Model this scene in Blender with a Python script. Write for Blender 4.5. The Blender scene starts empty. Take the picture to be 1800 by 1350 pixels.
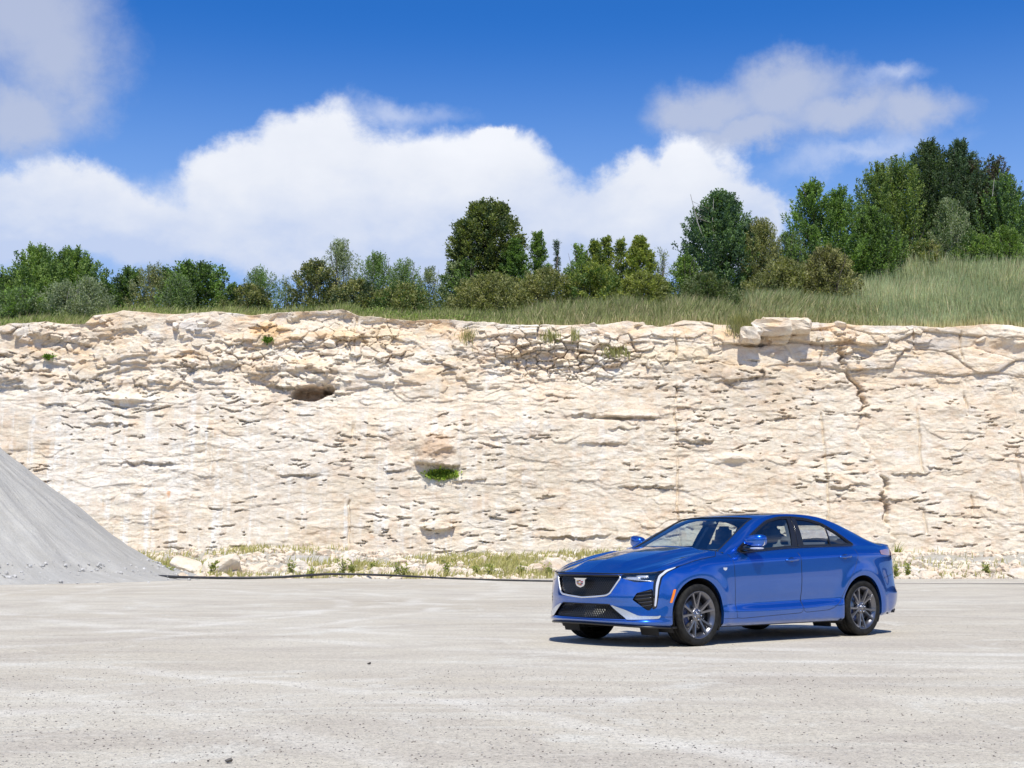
import bpy, bmesh, math, random
import numpy as np
from mathutils import Vector, Matrix

# ------------------------------------------------------------------ camera, light, exposure
SC = bpy.context.scene
COL = SC.collection
F_PX, CAM_H, PITCH = 2400.0, 1.0058, 0.12009
cam_d = bpy.data.cameras.new("camera")
cam_d.sensor_width = 36.0
cam_d.lens = F_PX / 1800.0 * 36.0
cam_d.clip_start = 0.1
cam_d.clip_end = 5000.0
cam = bpy.data.objects.new("camera", cam_d)
cam.location = (0, 0, CAM_H)
cam.rotation_euler = (math.pi / 2 + PITCH, 0, 0)
COL.objects.link(cam)
SC.camera = cam

SC.view_settings.view_transform = 'Standard'
SC.view_settings.look = 'None'
SC.view_settings.gamma = 1.0
SC.view_settings.use_curve_mapping = False
SC.view_settings.exposure = 0.17

SUN_TRAVEL = Vector((-0.046, 0.60, -1.0)).normalized()
sun_d = bpy.data.lights.new("sun", 'SUN')
sun_d.energy = 4.6
sun_d.angle = math.radians(0.5)
sun_d.color = (1.0, 0.955, 0.85)
sun = bpy.data.objects.new("sun", sun_d)
sun.rotation_euler = SUN_TRAVEL.to_track_quat('-Z', 'Y').to_euler()
sun.location = (0, -20, 40)
COL.objects.link(sun)
SUN_EL = math.asin(-SUN_TRAVEL.z)

def px_dir(px, py):
    u = (px - 900) / F_PX; v = (675 - py) / F_PX
    c, s = math.cos(PITCH), math.sin(PITCH)
    return (u, c - v * s, s + v * c)
def at(px, py, Y):
    d = px_dir(px, py)
    return Vector((d[0] / d[1] * Y, Y, CAM_H + d[2] / d[1] * Y))

# ------------------------------------------------------------------ node helpers
def new_mat(name):
    m = bpy.data.materials.new(name); m.use_nodes = True
    nt = m.node_tree; nt.nodes.clear()
    out = nt.nodes.new('ShaderNodeOutputMaterial')
    return m, nt, out
def N(nt, typ, **kw):
    n = nt.nodes.new(typ)
    for k, v in kw.items():
        if k in n.inputs: n.inputs[k].default_value = v
        else: setattr(n, k, v)
    return n
def L(nt, a, b): nt.links.new(a, b)
def math_n(nt, op, a, b=None, c=None, clamp=False):
    n = nt.nodes.new('ShaderNodeMath'); n.operation = op; n.use_clamp = clamp
    for i, v in enumerate((a, b, c)):
        if v is None: continue
        if isinstance(v, (int, float)): n.inputs[i].default_value = v
        else: nt.links.new(v, n.inputs[i])
    return n.outputs[0]
def ramp(nt, fac, stops, interp='LINEAR'):
    r = nt.nodes.new('ShaderNodeValToRGB'); r.color_ramp.interpolation = interp
    els = r.color_ramp.elements
    while len(els) < len(stops): els.new(0.5)
    for e, (p, c) in zip(els, stops):
        e.position = p; e.color = (c, c, c, 1) if isinstance(c, (int, float)) else (*c, 1)
    nt.links.new(fac, r.inputs[0])
    return r.outputs[0]
def mixc(nt, fac, a, b, blend='MIX'):
    n = nt.nodes.new('ShaderNodeMix'); n.data_type = 'RGBA'; n.blend_type = blend
    for sock, v in ((n.inputs[0], fac), (n.inputs[6], a), (n.inputs[7], b)):
        if isinstance(v, (int, float)): sock.default_value = v
        elif isinstance(v, tuple): sock.default_value = (*v, 1)
        else: nt.links.new(v, sock)
    return n.outputs[2]
def noise(nt, vec, scale, detail=4, rough=0.55, dist=0.0):
    n = N(nt, 'ShaderNodeTexNoise'); n.inputs['Scale'].default_value = scale
    n.inputs['Detail'].default_value = detail; n.inputs['Roughness'].default_value = rough
    n.inputs['Distortion'].default_value = dist
    if vec is not None: L(nt, vec, n.inputs['Vector'])
    return n.outputs[0]
def mapping(nt, vec, scale=(1, 1, 1), loc=(0, 0, 0), rot=(0, 0, 0)):
    n = N(nt, 'ShaderNodeMapping'); n.inputs['Scale'].default_value = scale
    n.inputs['Location'].default_value = loc; n.inputs['Rotation'].default_value = rot
    L(nt, vec, n.inputs['Vector']); return n.outputs[0]
def objco(nt): return N(nt, 'ShaderNodeTexCoord').outputs['Object']
def geopos(nt): return N(nt, 'ShaderNodeNewGeometry').outputs['Position']

# ------------------------------------------------------------------ sky: daylight sky with cumulus fixed to directions in the world
W = bpy.data.worlds.new("World"); SC.world = W; W.use_nodes = True
nt = W.node_tree; nt.nodes.clear()
wout = nt.nodes.new('ShaderNodeOutputWorld')
sky = nt.nodes.new('ShaderNodeTexSky'); sky.sky_type = 'NISHITA'; sky.sun_disc = False
sky.sun_elevation = SUN_EL; sky.sun_rotation = math.pi + math.atan2(0.046, 0.60)
sky.altitude = 0; sky.air_density = 1.0; sky.dust_density = 0.25; sky.ozone_density = 3.0
hs = N(nt, 'ShaderNodeHueSaturation'); hs.inputs['Saturation'].default_value = 1.10
L(nt, sky.outputs[0], hs.inputs['Color'])
skyc = mixc(nt, 1.0, hs.outputs[0], (0.20, 0.63, 1.14), 'MULTIPLY')
SKY_STR = 0.115
bg = nt.nodes.new('ShaderNodeBackground'); bg.inputs[1].default_value = SKY_STR
tc = nt.nodes.new('ShaderNodeTexCoord')
dirv = tc.outputs['Generated']
sep = N(nt, 'ShaderNodeSeparateXYZ'); L(nt, dirv, sep.inputs[0])
az = math_n(nt, 'ARCTAN2', sep.outputs[0], sep.outputs[1])
el = math_n(nt, 'ARCSINE', sep.outputs[2])
cmb = N(nt, 'ShaderNodeCombineXYZ'); L(nt, az, cmb.inputs[0]); L(nt, el, cmb.inputs[1])
ang = cmb.outputs[0]
def ang_of(px, py):
    d = px_dir(px, py); l = math.sqrt(sum(k * k for k in d))
    return math.atan2(d[0], d[1]), math.asin(d[2] / l)
nz1 = N(nt, 'ShaderNodeTexNoise'); nz1.inputs['Scale'].default_value = 9; nz1.inputs['Detail'].default_value = 9; nz1.inputs['Roughness'].default_value = 0.62
L(nt, ang, nz1.inputs['Vector'])
wsub = N(nt, 'ShaderNodeVectorMath', operation='SUBTRACT'); L(nt, nz1.outputs['Color'], wsub.inputs[0]); wsub.inputs[1].default_value = (0.5, 0.5, 0.5)
wscl = N(nt, 'ShaderNodeVectorMath', operation='SCALE'); L(nt, wsub.outputs[0], wscl.inputs[0]); wscl.inputs['Scale'].default_value = 0.085
wadd = N(nt, 'ShaderNodeVectorMath', operation='ADD'); L(nt, ang, wadd.inputs[0]); L(nt, wscl.outputs[0], wadd.inputs[1])
def blobs(lst):
    acc = None
    for (px, py, rx, ry) in lst:
        a, e = ang_of(px, py)
        s = N(nt, 'ShaderNodeVectorMath', operation='SUBTRACT'); L(nt, wadd.outputs[0], s.inputs[0]); s.inputs[1].default_value = (a, e, 0)
        m = N(nt, 'ShaderNodeVectorMath', operation='MULTIPLY'); L(nt, s.outputs[0], m.inputs[0]); m.inputs[1].default_value = (F_PX / rx, F_PX / ry, 0)
        l = N(nt, 'ShaderNodeVectorMath', operation='LENGTH'); L(nt, m.outputs[0], l.inputs[0])
        d = math_n(nt, 'SUBTRACT', 1.0, l.outputs['Value'])
        acc = d if acc is None else math_n(nt, 'SMOOTH_MAX', acc, d, 0.25)
    return acc
# bright cumulus bank
bank = blobs([(565, 306, 140, 138), (425, 335, 125, 112), (710, 340, 185, 132), (865, 336, 150, 126), (1000, 400, 130, 98),
              (1110, 362, 110, 100), (1235, 332, 115, 108), (1315, 380, 75, 95), (560, 400, 330, 105), (900, 430, 350, 80), (1150, 420, 200, 75),
              (110, 350, 150, 100), (220, 390, 170, 80), (20, 380, 160, 85), (865, 240, 50, 30), (395, 315, 75, 75), (1215, 300, 70, 88)])
grey = blobs([(50, 48, 165, 122), (100, 125, 112, 95), (35, 205, 100, 55), (1385, 162, 125, 62), (1260, 170, 125, 50), (1195, 185, 75, 48),
              (1480, 196, 115, 44), (1600, 204, 105, 42), (1310, 215, 150, 36)])
wisp = blobs([(700, 185, 110, 30), (1560, 135, 70, 25), (300, 330, 120, 40), (300, 420, 320, 70), (700, 470, 300, 40), (1500, 270, 180, 30), (140, 470, 200, 30)])
fine = noise(nt, mapping(nt, ang, (1, 1.3, 1), (3, 1, 0)), 30, 10, 0.66, 0.3)
finec = math_n(nt, 'SUBTRACT', fine, 0.5)
def soft(d, k, lo, hi, top):
    v = math_n(nt, 'MULTIPLY_ADD', finec, k, d)
    mr = N(nt, 'ShaderNodeMapRange', interpolation_type='SMOOTHSTEP'); L(nt, v, mr.inputs[0])
    mr.inputs[1].default_value = lo; mr.inputs[2].default_value = hi; mr.inputs[3].default_value = 0; mr.inputs[4].default_value = top
    return mr.outputs[0]
m_bank = soft(bank, 0.40, -0.06, 0.32, 0.97)
m_grey = soft(grey, 0.45, -0.25, 0.75, 0.84)
m_wisp = soft(wisp, 1.0, -0.35, 1.3, 0.50)
# elsewhere in the sky (behind and above the camera) loose clouds from plain noise
gen = noise(nt, mapping(nt, dirv, (1, 1, 2.6)), 2.1, 7, 0.6)
m_gen = ramp(nt, gen, [(0.52, 0.0), (0.68, 0.8)])
front = ramp(nt, sep.outputs[1], [(0.55, 1.0), (0.80, 0.0)])
m_gen = math_n(nt, 'MULTIPLY', m_gen, front)
# cloud body tones: whiter crowns, bluish grey bases
a0, e0 = ang_of(900, 460); a1, e1 = ang_of(900, 190)
hgt = N(nt, 'ShaderNodeMapRange'); L(nt, el, hgt.inputs[0]); hgt.inputs[1].default_value = e0; hgt.inputs[2].default_value = e1
tone_n = noise(nt, mapping(nt, ang, (1, 1.5, 1), (7, 2, 0)), 12, 6, 0.55)
tone = math_n(nt, 'MULTIPLY_ADD', math_n(nt, 'SUBTRACT', tone_n, 0.5), 1.3, hgt.outputs[0])
k = 1.0 / SKY_STR
cw = ramp(nt, tone, [(0.0, (0.50, 0.59, 0.80)), (0.2, (0.62, 0.68, 0.82)), (0.55, (0.76, 0.79, 0.86)), (1.0, (0.84, 0.86, 0.91))])
cwk = N(nt, 'ShaderNodeVectorMath', operation='SCALE'); L(nt, cw, cwk.inputs[0]); cwk.inputs['Scale'].default_value = k * 0.98
cg = N(nt, 'ShaderNodeVectorMath', operation='SCALE'); cg.inputs[0].default_value = (0.47, 0.52, 0.66); cg.inputs['Scale'].default_value = k
lowair = N(nt, 'ShaderNodeMapRange', interpolation_type='SMOOTHSTEP'); L(nt, el, lowair.inputs[0])
lowair.inputs[1].default_value = math.radians(22.5); lowair.inputs[2].default_value = math.radians(8.0); lowair.inputs[4].default_value = 0.92
skyc = mixc(nt, lowair.outputs[0], skyc, tuple(v * k for v in (0.30, 0.47, 0.80)))
c1 = mixc(nt, m_wisp, skyc, cwk.outputs[0])
c2 = mixc(nt, m_grey, c1, cg.outputs[0])
c3 = mixc(nt, m_bank, c2, cwk.outputs[0])
cgen = N(nt, 'ShaderNodeVectorMath', operation='SCALE'); cgen.inputs[0].default_value = (0.80, 0.82, 0.88); cgen.inputs['Scale'].default_value = k
c4 = mixc(nt, m_gen, c3, cgen.outputs[0])
L(nt, c4, bg.inputs[0]); L(nt, bg.outputs[0], wout.inputs[0])

# ------------------------------------------------------------------ numpy noise
def _h(ix, iy, seed):
    n = (ix.astype(np.int64) * 374761393 + iy.astype(np.int64) * 668265263 + seed * 1442695041) & 0x7fffffff
    n = ((n ^ (n >> 13)) * 1274126177) & 0x7fffffff
    n = ((n ^ (n >> 16)) * 2246822519) & 0x7fffffff
    return (n ^ (n >> 15)) / float(0x7fffffff)
def vnoise(x, y, seed=0):
    ix = np.floor(x); iy = np.floor(y); fx = x - ix; fy = y - iy
    fx = fx * fx * (3 - 2 * fx); fy = fy * fy * (3 - 2 * fy)
    a = _h(ix, iy, seed); b = _h(ix + 1, iy, seed); c = _h(ix, iy + 1, seed); d = _h(ix + 1, iy + 1, seed)
    return (a * (1 - fx) + b * fx) * (1 - fy) + (c * (1 - fx) + d * fx) * fy
def fbm(x, y, oct=5, seed=0, gain=0.5):
    s = np.zeros_like(x, dtype=float); a = 1.0; t = 0
    for o in range(oct):
        s += a * (vnoise(x * 2 ** o + 17.3 * o, y * 2 ** o - 9.1 * o, seed + o) - 0.5); t += a; a *= gain
    return s / t * 2
def worley(x, y, seed=0, jit=0.9):
    ix = np.floor(x); iy = np.floor(y)
    f1 = np.full(x.shape, 9.0); f2 = np.full(x.shape, 9.0)
    cid = np.zeros(x.shape); cx = np.zeros(x.shape); cy = np.zeros(x.shape)
    for dx in (-1, 0, 1):
        for dy in (-1, 0, 1):
            gx = ix + dx; gy = iy + dy
            px = gx + 0.5 + jit * (_h(gx, gy, seed) - 0.5); py = gy + 0.5 + jit * (_h(gx, gy, seed + 77) - 0.5)
            d = np.hypot(x - px, y - py)
            m = d < f1
            f2 = np.where(m, f1, np.minimum(f2, d))
            cid = np.where(m, _h(gx, gy, seed + 191), cid); cx = np.where(m, px, cx); cy = np.where(m, py, cy)
            f1 = np.where(m, d, f1)
    return f1, f2, cid, cx, cy
def sstep(a, b, x):
    t = np.clip((x - a) / (b - a), 0, 1); return t * t * (3 - 2 * t)

# ------------------------------------------------------------------ mesh / object helpers
def mesh_np(name, V, Fc, mat=None, smooth=True, cols=None):
    """V (n,3); Fc list of faces or (m,k) array."""
    me = bpy.data.meshes.new(name)
    V = np.asarray(V, dtype=np.float32)
    if isinstance(Fc, np.ndarray):
        m, kk = Fc.shape
        me.vertices.add(len(V)); me.vertices.foreach_set('co', V.ravel())
        me.loops.add(m * kk); me.loops.foreach_set('vertex_index', Fc.astype(np.int32).ravel())
        me.polygons.add(m); me.polygons.foreach_set('loop_start', np.arange(0, m * kk, kk, dtype=np.int32))
    else:
        me.from_pydata([tuple(map(float, v)) for v in V], [], [tuple(int(i) for i in f) for f in Fc])
    me.update(calc_edges=True); me.validate()
    me.polygons.foreach_set('use_smooth', np.full(len(me.polygons), smooth))
    if cols is not None:
        ca = me.color_attributes.new('col', 'FLOAT_COLOR', 'POINT')
        c = np.ones((len(V), 4), dtype=np.float32); c[:, :3] = cols
        ca.data.foreach_set('color', c.ravel())
    if mat is not None: me.materials.append(mat)
    me.update()
    return me
def link(name, me, parent=None, loc=None, rot=None, scale=None):
    o = bpy.data.objects.new(name, me); COL.objects.link(o)
    if parent is not None: o.parent = parent
    if loc is not None: o.location = loc
    if rot is not None: o.rotation_euler = rot
    if scale is not None: o.scale = scale if hasattr(scale, '__len__') else (scale,) * 3
    return o
def tag(o, label=None, cat=None, group=None, kind=None):
    if label: o['label'] = label
    if cat: o['category'] = cat
    if group: o['group'] = group
    if kind: o['kind'] = kind
    return o
def empty(name, loc=(0, 0, 0), rz=0.0):
    o = bpy.data.objects.new(name, None); COL.objects.link(o); o.location = loc; o.rotation_euler = (0, 0, rz)
    o.empty_display_size = 0.3
    return o
def grid_faces(nr, nc):
    i = np.arange(nr - 1)[:, None]; j = np.arange(nc - 1)[None, :]
    a = (i * nc + j).ravel()
    return np.stack([a, a + 1, a + nc + 1, a + nc], 1)
# ================================================================== THE SETTING
rng = np.random.default_rng(7)

# ---- gravel lot
def ground_mat():
    m, nt, out = new_mat('crushed_limestone')
    p = geopos(nt)
    b = N(nt, 'ShaderNodeBsdfPrincipled'); b.inputs['Roughness'].default_value = 0.95; b.inputs['Specular IOR Level'].default_value = 0.15
    big = noise(nt, mapping(nt, p, (0.10, 0.22, 1)), 1.0, 5, 0.6, 0.6)
    mid = noise(nt, mapping(nt, p, (0.55, 0.9, 1), rot=(0, 0, 0.25)), 1.0, 6, 0.65, 0.8)
    fin = noise(nt, p, 22, 5, 0.7)
    trk = noise(nt, mapping(nt, p, (0.22, 2.6, 1), rot=(0, 0, -0.22)), 1.0, 4, 0.6, 1.2)
    c = ramp(nt, big, [(0.30, (0.465, 0.415, 0.33)), (0.50, (0.52, 0.475, 0.39)), (0.70, (0.56, 0.525, 0.445))])
    c = mixc(nt, math_n(nt, 'MULTIPLY', ramp(nt, mid, [(0.42, 0), (0.62, 1)]), 0.6), c, (0.40, 0.355, 0.30))
    c = mixc(nt, math_n(nt, 'MULTIPLY', ramp(nt, trk, [(0.55, 0), (0.64, 1)]), 0.5), c, (0.58, 0.555, 0.48))
    c = mixc(nt, math_n(nt, 'MULTIPLY', ramp(nt, noise(nt, p, 0.55, 6, 0.68, 1.8), [(0.55, 0), (0.66, 1)]), 0.65), c, (0.61, 0.59, 0.52))
    sp = N(nt, 'ShaderNodeSeparateXYZ'); L(nt, p, sp.inputs[0])
    wob = math_n(nt, 'MULTIPLY', math_n(nt, 'SUBTRACT', noise(nt, p, 0.35, 3, 0.5), 0.5), 1.2)
    brk = ramp(nt, noise(nt, p, 0.8, 5, 0.65), [(0.40, 0.0), (0.58, 1.0)])
    for (tx0, ty0, rad, wd, am) in ((-16, 24, 13.0, 0.16, 0.55), (-16, 24, 14.6, 0.16, 0.5), (-9, 2, 9.6, 0.15, 0.5), (-9, 2, 11.2, 0.15, 0.5), (12, 34, 22.0, 0.2, 0.45), (12, 34, 23.6, 0.2, 0.45), (3, -14, 23.5, 0.18, 0.45), (3, -14, 25.1, 0.18, 0.4), (-30, 36, 30, 0.25, 0.4)):
        dx = math_n(nt, 'SUBTRACT', sp.outputs[0], tx0); dy = math_n(nt, 'SUBTRACT', sp.outputs[1], ty0)
        rr_d = math_n(nt, 'SQRT', math_n(nt, 'ADD', math_n(nt, 'MULTIPLY', dx, dx), math_n(nt, 'MULTIPLY', dy, dy)))
        off = math_n(nt, 'ABSOLUTE', math_n(nt, 'SUBTRACT', math_n(nt, 'ADD', rr_d, wob), rad))
        tr = N(nt, 'ShaderNodeMapRange', interpolation_type='SMOOTHSTEP'); L(nt, off, tr.inputs[0]); tr.inputs[1].default_value = wd * 1.6; tr.inputs[2].default_value = wd * 0.4
        c = mixc(nt, math_n(nt, 'MULTIPLY', math_n(nt, 'MULTIPLY', tr.outputs[0], brk), am * 1.15), c, (0.64, 0.61, 0.54))
    c = mixc(nt, 1.0, c, ramp(nt, fin, [(0.25, 0.66), (0.5, 1.0), (0.75, 1.18)]), 'MULTIPLY')
    c = mixc(nt, 1.0, c, ramp(nt, noise(nt, p, 75, 3, 0.8), [(0.32, 0.45), (0.46, 1.0), (0.75, 1.18)]), 'MULTIPLY')
    # little stones of a darker kind, gathered in loose drifts
    dens = ramp(nt, noise(nt, mapping(nt, p, (0.35, 0.8, 1)), 1.0, 4, 0.65), [(0.35, 0.30), (0.7, 1.0)])
    for sc, th, dk in ((38, 0.26, (0.17, 0.16, 0.15)), (70, 0.34, (0.22, 0.21, 0.20)), (110, 0.36, (0.26, 0.25, 0.23))):
        v = N(nt, 'ShaderNodeTexVoronoi'); v.inputs['Scale'].default_value = sc; L(nt, p, v.inputs['Vector'])
        sc2 = N(nt, 'ShaderNodeSeparateColor'); L(nt, v.outputs['Color'], sc2.inputs[0])
        pick = math_n(nt, 'LESS_THAN', sc2.outputs[0], math_n(nt, 'MULTIPLY', dens, 0.30))
        spot = math_n(nt, 'LESS_THAN', v.outputs['Distance'], math_n(nt, 'MULTIPLY', math_n(nt, 'ADD', sc2.outputs[1], 0.25), th))
        c = mixc(nt, math_n(nt, 'MULTIPLY', math_n(nt, 'MULTIPLY', pick, spot), 0.55), c, dk)
    L(nt, c, b.inputs['Base Color'])
    bp = N(nt, 'ShaderNodeBump'); bp.inputs['Strength'].default_value = 0.55; bp.inputs['Distance'].default_value = 0.02
    hgt = math_n(nt, 'ADD', math_n(nt, 'MULTIPLY', noise(nt, p, 30, 6, 0.75), 0.8), math_n(nt, 'MULTIPLY', mid, 1.2))
    L(nt, hgt, bp.inputs['Height']); L(nt, bp.outputs[0], b.inputs['Normal'])
    L(nt, b.outputs[0], out.inputs[0]); return m
M_GROUND = ground_mat()

def ground_z(x, y):
    z = 0.018 * fbm(x * 0.35, y * 0.5, 4, 3) * sstep(3, 8, y)
    z += 0.09 * np.exp(-((x + 5.5) / 1.5) ** 2 - ((y - 43.5) / 1.6) ** 2)          # small heap by the pipe
    z += 0.04 * np.exp(-((x + 2.3) / 2.2) ** 2 - ((y - 43.8) / 1.2) ** 2) 
    # the car stands on level ground
    k = np.exp(-(((x - 2.3) / 3.2) ** 2 + ((y - 16) / 3.2) ** 2) ** 2)
    return z * (1 - k)
xs = np.concatenate([[-2500, -900, -300, -150, -80, -50], np.linspace(-36, 36, 289), [50, 80, 150, 300, 900, 2500]])
ys = np.concatenate([[-2500, -900, -300, -120, -50, -20, -8, 0], np.linspace(3, 60, 300), [70, 90, 140, 300, 900, 2500]])
X, Y = np.meshgrid(xs, ys)
Z = np.where((np.abs(X) < 60) & (Y > 0) & (Y < 61), ground_z(X, Y), 0)
g = link('ground', mesh_np('ground', np.stack([X.ravel(), Y.ravel(), Z.ravel()], 1), grid_faces(len(ys), len(xs)), M_GROUND))
tag(g, kind='structure')

# ---- limestone cliff
def rock_mat(name='limestone_face', streaks=True):
    m, nt, out = new_mat(name)
    p = geopos(nt)
    b = N(nt, 'ShaderNodeBsdfPrincipled'); b.inputs['Roughness'].default_value = 0.92; b.inputs['Specular IOR Level'].default_value = 0.12
    n1 = noise(nt, mapping(nt, p, (0.16, 0.5, 0.30)), 1.0, 6, 0.62, 0.5)
    n2 = noise(nt, mapping(nt, p, (1.1, 1.1, 1.9), (5, 0, 2)), 1.0, 6, 0.65)
    n3 = noise(nt, p, 9, 6, 0.7)
    c = ramp(nt, n1, [(0.28, (0.69, 0.575, 0.435)), (0.45, (0.785, 0.685, 0.545)), (0.60, (0.825, 0.74, 0.61)), (0.75, (0.865, 0.805, 0.70))])
    c = mixc(nt, ramp(nt, n2, [(0.47, 0.0), (0.66, 0.75)]), c, (0.74, 0.57, 0.42))
    c = mixc(nt, ramp(nt, noise(nt, mapping(nt, p, (0.8, 0.8, 1.5), (9, 0, 4)), 1.0, 5, 0.6), [(0.53, 0.0), (0.68, 0.7)]), c, (0.84, 0.79, 0.72))
    if streaks:
        sp = N(nt, 'ShaderNodeSeparateXYZ'); L(nt, p, sp.inputs[0])
        hz = N(nt, 'ShaderNodeMapRange'); L(nt, sp.outputs[2], hz.inputs[0]); hz.inputs[1].default_value = 11.3; hz.inputs[2].default_value = 6.0
        # pale washed streaks running down the face, more of them low and to the left
        st = noise(nt, mapping(nt, p, (2.3, 0.05, 0.09)), 1.0, 5, 0.66, 0.15)
        lf = N(nt, 'ShaderNodeMapRange'); L(nt, sp.outputs[0], lf.inputs[0]); lf.inputs[1].default_value = 10; lf.inputs[2].default_value = -16
        lf.inputs[3].default_value = 0.22; lf.inputs[4].default_value = 1.0
        s_ = math_n(nt, 'MULTIPLY', math_n(nt, 'MULTIPLY', ramp(nt, st, [(0.49, 0), (0.60, 1)]), hz.outputs[0]), lf.outputs[0])
        s_ = math_n(nt, 'MULTIPLY', s_, ramp(nt, noise(nt, mapping(nt, p, (0.9, 0.9, 1.6), (6, 1, 2)), 1, 6, 0.7), [(0.40, 0.15), (0.58, 1.0)]))
        c = mixc(nt, s_, c, (0.90, 0.885, 0.85))
        low = math_n(nt, 'MULTIPLY', math_n(nt, 'MULTIPLY', ramp(nt, noise(nt, mapping(nt, p, (0.25, 0.1, 0.35), (1, 0, 9)), 1, 5, 0.6), [(0.42, 0), (0.62, 1)]), hz.outputs[0]), math_n(nt, 'POWER', lf.outputs[0], 1.6))
        c = mixc(nt, math_n(nt, 'MULTIPLY', low, 0.75), c, (0.86, 0.81, 0.73))
        # grey weathering runs
        gs = noise(nt, mapping(nt, p, (1.1, 0.1, 0.20), (30, 0, 0)), 1.0, 6, 0.65, 0.3)
        c = mixc(nt, ramp(nt, gs, [(0.56, 0), (0.74, 0.45)]), c, (0.60, 0.54, 0.48))
        # rusty and ochre beds near the top
        up = N(nt, 'ShaderNodeMapRange'); L(nt, sp.outputs[2], up.inputs[0]); up.inputs[1].default_value = 6.5; up.inputs[2].default_value = 10.5
        oc = ramp(nt, noise(nt, mapping(nt, p, (0.5, 0.3, 1.3), (2, 0, 5)), 1, 5, 0.6, 0.4), [(0.50, 0), (0.64, 0.85)])
        c = mixc(nt, math_n(nt, 'MULTIPLY', oc, up.outputs[0]), c, (0.80, 0.58, 0.36))
        gt = ramp(nt, noise(nt, mapping(nt, p, (0.35, 0.3, 0.8), (12, 0, 8)), 1, 5, 0.6), [(0.57, 0), (0.66, 0.7)])
        c = mixc(nt, math_n(nt, 'MULTIPLY', gt, up.outputs[0]), c, (0.62, 0.59, 0.55))
        rs = ramp(nt, noise(nt, mapping(nt, p, (0.9, 0.3, 1.2), (22, 0, 3)), 1, 4, 0.6), [(0.68, 0), (0.74, 0.6)])
        c = mixc(nt, rs, c, (0.70, 0.45, 0.27))
    if streaks:
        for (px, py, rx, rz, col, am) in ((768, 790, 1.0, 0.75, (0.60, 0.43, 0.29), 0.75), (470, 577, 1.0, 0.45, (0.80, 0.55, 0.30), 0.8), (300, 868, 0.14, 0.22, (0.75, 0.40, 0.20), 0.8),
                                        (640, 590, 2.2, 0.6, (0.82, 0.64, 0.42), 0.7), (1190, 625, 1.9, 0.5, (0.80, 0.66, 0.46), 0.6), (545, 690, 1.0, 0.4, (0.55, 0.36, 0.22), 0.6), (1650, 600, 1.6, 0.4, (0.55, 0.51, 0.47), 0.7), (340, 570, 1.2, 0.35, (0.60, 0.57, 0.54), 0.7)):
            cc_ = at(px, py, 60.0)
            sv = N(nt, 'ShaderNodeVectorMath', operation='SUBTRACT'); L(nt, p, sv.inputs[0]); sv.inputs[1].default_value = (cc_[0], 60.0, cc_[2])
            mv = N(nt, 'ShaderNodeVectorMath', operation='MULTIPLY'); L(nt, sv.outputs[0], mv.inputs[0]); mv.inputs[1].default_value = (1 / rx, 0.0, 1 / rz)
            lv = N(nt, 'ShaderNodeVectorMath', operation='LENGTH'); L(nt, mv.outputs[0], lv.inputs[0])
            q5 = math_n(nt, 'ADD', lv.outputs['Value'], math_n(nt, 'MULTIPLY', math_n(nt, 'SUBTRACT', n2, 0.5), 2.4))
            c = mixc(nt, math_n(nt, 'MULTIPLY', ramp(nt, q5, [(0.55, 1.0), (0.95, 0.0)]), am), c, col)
    c = mixc(nt, 1.0, c, ramp(nt, n3, [(0.3, 0.84), (0.5, 1.0), (0.75, 1.06)]), 'MULTIPLY')
    c = mixc(nt, 1.0, c, ramp(nt, noise(nt, mapping(nt, p, (2.2, 2.2, 4.5)), 1, 5, 0.7), [(0.32, (0.90, 0.84, 0.77)), (0.55, (1.0, 1.0, 1.0))]), 'MULTIPLY')
    L(nt, c, b.inputs['Base Color'])
    v = N(nt, 'ShaderNodeTexVoronoi', feature='DISTANCE_TO_EDGE'); v.inputs['Scale'].default_value = 1.0
    wn = N(nt, 'ShaderNodeTexNoise'); wn.inputs['Scale'].default_value = 1.7; wn.inputs['Detail'].default_value = 4; L(nt, p, wn.inputs['Vector'])
    wv = N(nt, 'ShaderNodeVectorMath', operation='MULTIPLY_ADD'); L(nt, wn.outputs['Color'], wv.inputs[0]); wv.inputs[1].default_value = (0.6, 0.6, 0.6); L(nt, p, wv.inputs[2])
    L(nt, mapping(nt, wv.outputs[0], (1.5, 1.5, 4.2)), v.inputs['Vector'])
    crack = ramp(nt, v.outputs['Distance'], [(0.0, 0.0), (0.05, 1.0)])
    crack = math_n(nt, 'MAXIMUM', crack, ramp(nt, noise(nt, mapping(nt, p, (0.7, 0.7, 0.9), (3, 3, 3)), 1, 3, 0.5), [(0.48, 0), (0.56, 1)]))
    h = math_n(nt, 'ADD', math_n(nt, 'MULTIPLY', noise(nt, mapping(nt, p, (1, 1, 1.8)), 9, 10, 0.84), 0.060), math_n(nt, 'MULTIPLY', noise(nt, mapping(nt, p, (1, 1, 2.6), (4, 4, 4)), 2.4, 5, 0.6), 0.05))
    bp = N(nt, 'ShaderNodeBump'); bp.inputs['Strength'].default_value = 1.0; bp.inputs['Distance'].default_value = 0.9
    L(nt, h, bp.inputs['Height']); L(nt, bp.outputs[0], b.inputs['Normal'])
    L(nt, b.outputs[0], out.inputs[0]); return m
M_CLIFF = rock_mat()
M_ROCK = rock_mat('pale_loose_rock', False)

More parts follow.
